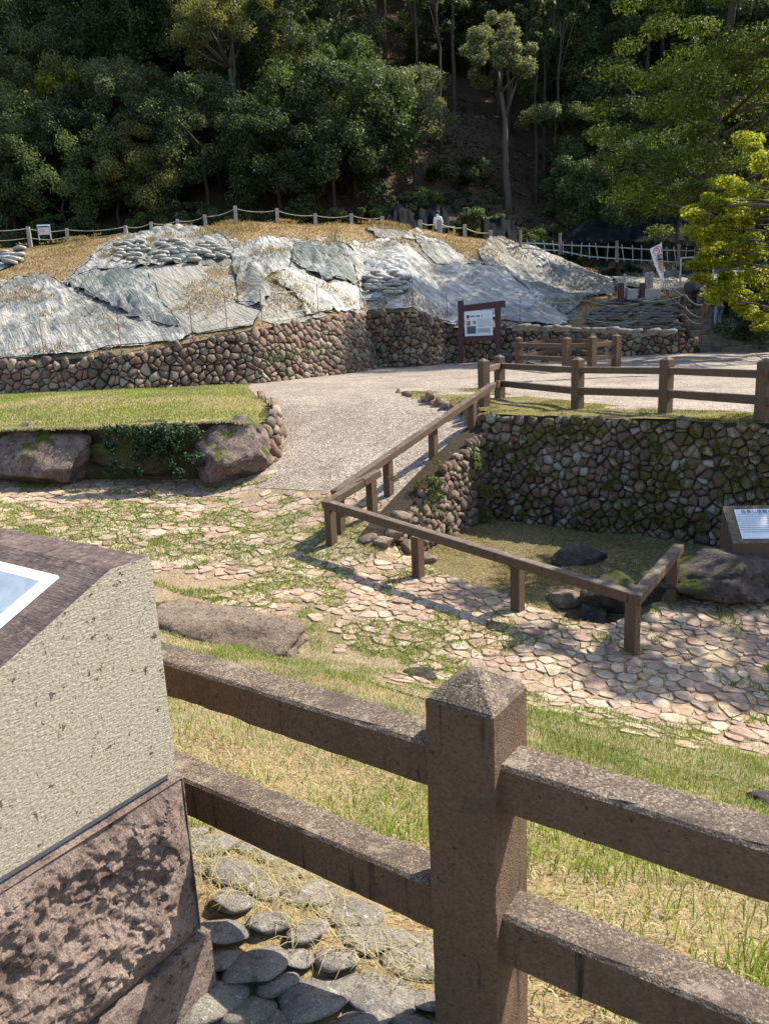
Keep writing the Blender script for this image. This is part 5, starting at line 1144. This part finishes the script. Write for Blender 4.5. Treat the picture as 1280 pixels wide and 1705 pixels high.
# leaf litter and low ferns on the bare slope
lr = np.random.default_rng(77); x = lr.uniform(-6, 17, 60000); y = lr.uniform(46.5, 66, 60000); k = lr.uniform(0, 1, 60000) < np.clip(.35 + fbm(x * .4, y * .4, 3), .05, 1); x, y = x[k], y[k]
V, F_ = leaves(np.stack([x, y, h_mound(x, y) + .03], 1), np.full(len(x), .06), 1, .2, .11, lr, 1.5, .4); mat_leaf('leaf_litter', [(.07, .045, .03), (.11, .075, .05), (.15, .10, .065), (.19, .14, .09)], .1, .8, 0)
tag(link('leaf_litter', fastmesh('leaf_litter', V, F_), M['leaf_litter']), kind='stuff')
x = lr.uniform(-5, 16, 900); y = lr.uniform(46.5, 62, 900); k = fbm(x * .3, y * .3, 9) > .05; x, y = x[k], y[k]
V, F_ = leaves(np.stack([x, y, h_mound(x, y) + .15], 1), lr.uniform(.2, .5, len(x)), 60, .2, .07, lr, .8, .6); tag(link('ground_ferns', fastmesh('ground_ferns', V, F_), M['leaf_dark']), kind='stuff')
# ------------------------------------------------------------------ grass
def blades(name, P, h, w, lean, m, r, kind='stuff', parent=None):
    n = len(P); a = r.uniform(0, 6.283, n); sd = np.stack([np.cos(a), np.sin(a), np.zeros(n)], 1); fw = np.stack([-np.sin(a), np.cos(a), np.zeros(n)], 1)
    h = np.broadcast_to(h, n) * r.uniform(.55, 1.35, n); w = np.broadcast_to(w, n) * r.uniform(.7, 1.3, n); k = lean * r.uniform(.2, 1.4, n)
    up = np.array([0, 0, 1.0]); mid = P + up * (h * .55)[:, None] + fw * (h * k * .35)[:, None]; tip = P + up * (h * (1 - .35 * np.minimum(k, 1.6)))[:, None] + fw * (h * k)[:, None]
    V = np.stack([P - sd * w[:, None] / 2, P + sd * w[:, None] / 2, mid + sd * w[:, None] * .38, mid - sd * w[:, None] * .38, tip], 1).reshape(-1, 3)
    b = np.arange(n)[:, None] * 5; T = np.concatenate([b + [0, 1, 2], b + [0, 2, 3], b + [3, 2, 4]], 1).reshape(-1, 3)
    o = link(name, fastmesh(name, V, T), m, parent); o['kind'] = kind; return o
def scatter(n, x0, x1, y0, y1, f, keep, r):
    x = r.uniform(x0, x1, n); y = r.uniform(y0, y1, n); k = keep(x, y); x, y = x[k], y[k]; return np.stack([x, y, f(x, y) - .004], 1)
gr = np.random.default_rng(5)
COB = [tuple(on(a, b, h_pave, 1.1, 8)[:2]) for a, b in ((180, 1375), (330, 1385), (440, 1395), (560, 1440), (720, 1555), (740, 1650), (730, 1850), (150, 1850))]
def bank_keep(dens):
    def f(x, y):
        s = s_of(x, y); px, py, z = vis(x, y, h_pave); e = (x - FP[0]) * EX[0] + (y - FP[1]) * EX[1]
        edge = 4.2 + .4 * vn(x * 1.2, y * 1.2); v = (s > .12) & (s < edge + .5) & (px > -100) & (px < 1600) & (py < 1900)
        return v & ~inside(COB, x + .05 * vn(x * 6, y * 6), y + .05 * vn(x * 6, y * 6, 3)) & dens(x, y, s)
    return f
def vis(x, y, f):
    v = np.stack([x, y, f(x, y) - ZC], 1); z = v @ _F; z = np.where(z < .2, .2, z); return 640 + FPX * (v @ _R) / z, 852.5 - FPX * (v @ _U) / z, z
P = scatter(240000, -4, 5.5, .4, 8, h_pave, bank_keep(lambda x, y, s: gr.uniform(0, 1, len(x)) < .95), gr)
blades('dry_grass', P, .022, .0045, 1.8, M['grass_dry'], gr)
P = scatter(400000, -4, 5.5, .4, 8, h_pave, bank_keep(lambda x, y, s: gr.uniform(0, 1, len(x)) < np.clip((fbm(x * 1.5, y * 1.5, 3) + .5 * vn(x * 4.5, y * 4.5, 5) + .1 + .15 * np.exp(-((s - 3.6) / .5) ** 2) + .2 * np.clip(x, -.2, 1)) * 1.6, .1, .9)), gr)
s_ = s_of(P[:, 0], P[:, 1]); hgt = .034 + .04 * np.clip(fbm(P[:, 0] * 2.5, P[:, 1] * 2.5, 8) + .1, 0, 1) + .1 * np.clip((P[:, 0] - .1) * 1.5, 0, 1) * np.clip(1.8 - s_, 0, 1) * np.clip(fbm(P[:, 0] * 3, P[:, 1] * 3, 18) * 2 + .5, 0, 1)
blades('green_grass', P, hgt, .0045, .7, M['grass_green'], gr)
# grass and weeds between the paving stones
def pk(x, y):
    s = s_of(x, y); px, py, z = vis(x, y, h_pave)
    g = .2 + fbm(x * 1.1, y * 1.1, 12) + .75 * vn(x * 3.3, y * 3.3, 2) + np.where((x < -.6) & (y > 8.2) & (y < 12), .4, 0) - .12 * np.clip(x - 1.5, 0, 2)
    return (s > 4.3) & inside(PAVE, x, y) & (px > -100) & (px < 1600) & (gr.uniform(0, 1, len(x)) < np.clip((g - .22) * 3.5, .006, 1)) & ~((y > 11.6 - .7 * (x + .6)) & (x > -1.9))
P = scatter(420000, -9, 5.5, 3.5, 13.6, h_pave, pk, gr)
blades('weeds', P, .045, .011, .9, M['grass_green'], gr); print('weeds', len(P))
P = scatter(120000, -9, 5.5, 3.5, 13.6, h_pave, lambda x, y: (s_of(x, y) > 4.2) & inside(PAVE, x, y) & (gr.uniform(0, 1, len(x)) < .35), gr); blades('dry_litter', P, .016, .007, 2.2, M['grass_dry'], gr)
# lawn on the terrace
lk = lambda x, y: inside(LAWN, x, y) & (vis(x, y, h_lawn)[0] > -40)
P = scatter(110000, -15, -2, 13.4, 25, h_lawn, lambda x, y: lk(x, y) & (gr.uniform(0, 1, len(x)) < np.clip(.35 + fbm(x * .6, y * .6, 2), .08, .85)), gr); P[:, 2] += .014; blades('lawn_grass', P, .05, .014, .7, M['grass_green'], gr)
P = scatter(90000, -15, -2, 13.4, 25, h_lawn, lk, gr); P[:, 2] += .014; blades('lawn_dry_grass', P, .035, .013, 1.2, M['grass_dry'], gr)
xe = gr.uniform(-9, -2.3, 5000); ye = np.interp(xe, [-9, -4, -2.35], [13.5, 13.6, 13.5]) + gr.normal(0, .07, 5000); P = np.stack([xe, ye, h_lawn(xe, ye) + .0], 1); blades('lawn_edge_grass', P, .07, .014, 2.4, M['grass_dry'], gr)
# pit floor, verge, mound
pin = [(.3, 9.4), (1.6, 8.0), (2.9, 7.9), (5.5, 9.2), (5.3, 9.9), (1.9, 12.8), (1.6, 12.7), (.1, 10)]
P = scatter(60000, 0, 5.6, 7.8, 12.9, h_pit, lambda x, y: inside(pin, x, y) & (fbm(x, y, 5) > -.5), gr); blades('pit_dry_grass', P, .025, .008, 2.0, M['grass_dry'], gr)
P = scatter(70000, 0, 5.6, 7.8, 12.9, h_pit, lambda x, y: inside(pin, x, y) & (fbm(x, y, 15) + .1 * (y - 9.5) > .05), gr); blades('pit_moss', P, .02, .009, 1.2, M['moss_leaf'], gr)
P = scatter(110000, .4, 8, 8, 18.4, h_verge, lambda x, y: inside(VERGE, x, y) & (fbm(x * 1.2, y * 1.2, 7) > -.15), gr); blades('verge_moss', P, .022, .012, 1.2, M['moss_leaf'], gr)
P = scatter(60000, .4, 8, 8, 18.4, h_verge, lambda x, y: inside(VERGE, x, y) & (fbm(x * 1.2, y * 1.2, 7) < .15), gr); blades('verge_dry_grass', P, .025, .012, 1.4, M['grass_dry'], gr)
P = scatter(90000, -22, 12, 24, 45, h_mound, lambda x, y: (y > wall_y(x) + .3) & (vis(x, y, h_mound)[0] > -60), gr); P2 = P[(fbm(P[:, 0] * .7, P[:, 1] * .7, 31) > .26)]; P2 = P2 + np.array([0, 0, .17]); blades('straw_tufts', P2, .16, .025, 1.4, M['grass_straw'], gr); blades('mound_straw', P, .08, .03, 1.8, M['grass_straw'], gr)

# ------------------------------------------------------------------ cobbles at the foot of the fence
cob = [(240, 290, 80, 45), (260, 385, 65, 30), (380, 435, 100, 50), (520, 500, 64, 44), (700, 525, 100, 80), (890, 605, 112, 64), (1000, 720, 118, 64), (1190, 835, 104, 60), (300, 690, 94, 70), (460, 850, 108, 78), (655, 810, 56, 70), (830, 820, 76, 70), (330, 545, 84, 54), (540, 650, 84, 74), (720, 1000, 118, 104), (1040, 985, 124, 94), (440, 1060, 94, 76), (240, 1020, 124, 112), (270, 835, 74, 56), (1240, 745, 54, 44), (1255, 1010, 60, 74), (690, 690, 76, 56), (620, 415, 50, 24), (165, 235, 50, 34), (880, 930, 60, 50), (1130, 720, 60, 40), (560, 930, 70, 60), (960, 1110, 100, 60), (1170, 1110, 80, 60), (600, 1130, 90, 60), (430, 300, 60, 30), (520, 350, 50, 26)]
for k, (cx, cy, w, h) in enumerate(cob):
    px, py = 260 + cx / 2.783, 1300 + cy / 2.783; q = on(px, py, h_pave, 1.2, 8); z = seen(q)[2]; sx = 2 * w / 2.783 * z / 1280
    o = boulder('cobble', (q[0], q[1], q[2] - .01), (sx * 1.42, sx * 1.28 * rnd.uniform(.8, 1.0), sx * .4), 400 + k, M['cobble'], rz=rnd.uniform(-.6, .6), sub=3, amp=.06, planes=5, parent=None, sink=.47); o.rotation_euler[0] = -.3; o.parent = bpy.data.objects['grass_bank']
P = scatter(60000, -1.6, .4, 1.1, 3.2, h_pave, lambda x, y: (s_of(x, y) > -.05) & (s_of(x, y) < 1.5) & inside(COB, x, y) & (fbm(x * 3, y * 3, 5) > -.25), gr)
P = P[:1500]; blades('straw_litter', P, .04, .0025, 2.4, M['grass_dry'], gr)

# ------------------------------------------------------------------ ivy, moss cushions, creepers
def leafpatch(name, pts, rads, n_each, ln, wd, m, seed, label=None, cat='plant', kind=None, squash=.8, parent=None, ub=.5):
    r = np.random.default_rng(seed); V, F_ = leaves(pts, rads, n_each, ln, wd, r, ub, squash, .5); c = np.array(pts).mean(0); o = link(name, fastmesh(name, V - c, F_), m, parent); o.location = c
    if label: tag(o, label, cat)
    if kind: o['kind'] = kind
    return o
iv = []
for k in range(80):
    x = rnd.uniform(170, 335); y = 705 + abs(rnd.gauss(0, 34)) + abs(x - 255) * .07; iv.append(W(x, min(y, 785), 13.0 + (.35 if y < 712 else 0) + rnd.uniform(-.1, .15)))
leafpatch('ivy', iv, [.12] * len(iv), 80, .05, .04, M['leaf_ivy'], 1, 'dark ivy hanging over the broad mossy boulder')
iv = [W(rnd.uniform(440, 555), rnd.uniform(585, 622), 24.9 + (k % 3) * .3) for k in range(60)]
iv = [np.array([p[0], wall_y(p[0]) - .25, max(1.7, p[2])]) for p in iv]
leafpatch('climbing_shrub', iv, [.3] * len(iv), 110, .1, .06, M['leaf_mid'], 2, 'low dense shrub growing against the long rubble wall', 'shrub')
place = wb[1]; pts = []; rd = []
for u, v, n, s in ((.4, 1.2, 8, .16), (.2, .7, 6, .16), (1.5, 1.55, 10, .2), (1.1, .9, 5, .12), (2.3, .75, 6, .14), (2.9, 1.5, 9, .18), (3.3, 1.05, 10, .2), (3.9, 1.55, 8, .2), (4.3, 1.1, 8, .18), (4.6, .7, 6, .14), (2.7, .5, 5, .12), (1.8, .35, 5, .12), (3.6, .4, 5, .12), (4.9, 1.4, 8, .18), (.8, .25, 4, .1)):
    for k in range(n):
        pts.append(place(np.array([u + rnd.gauss(0, s)]), np.array([v + rnd.gauss(0, s * .55)]), np.array([.06]))[0]); rd.append(rnd.uniform(.05, .11))
leafpatch('moss_cushions', pts, rd, 130, .022, .012, M['moss_leaf'], 3, kind='stuff', squash=.9)
pts = [W(805 + rnd.gauss(0, 8), 835 + rnd.gauss(0, 22), 12.25) for k in range(16)] + [W(700 + rnd.gauss(0, 30), 800 + rnd.gauss(0, 12), 11.0) for k in range(6)]
leafpatch('wall_moss', pts, [.1] * len(pts), 120, .03, .018, M['moss_leaf'], 4, kind='stuff')
for k, (px, py, d) in enumerate(((720, 822, 10.85), (790, 770, 12.3))):
    p0 = W(px, py, d); pts = [p0 + np.array([rnd.gauss(0, .07), rnd.gauss(0, .06), rnd.gauss(0, .16)]) for j in range(12)]
    leafpatch('creeper', pts, [.07] * 12, 26, .07, .04, M['leaf_mid'], 20 + k, ('leafy green creeper on the lower part of the sloping wall', 'leafy green creeper on the upper part of the sloping wall')[k])
print('objects', len(bpy.data.objects), 'tris', sum(len(m.loop_triangles) if m.loop_triangles else sum(len(p.vertices)-2 for p in m.polygons) for m in bpy.data.meshes if m.users))
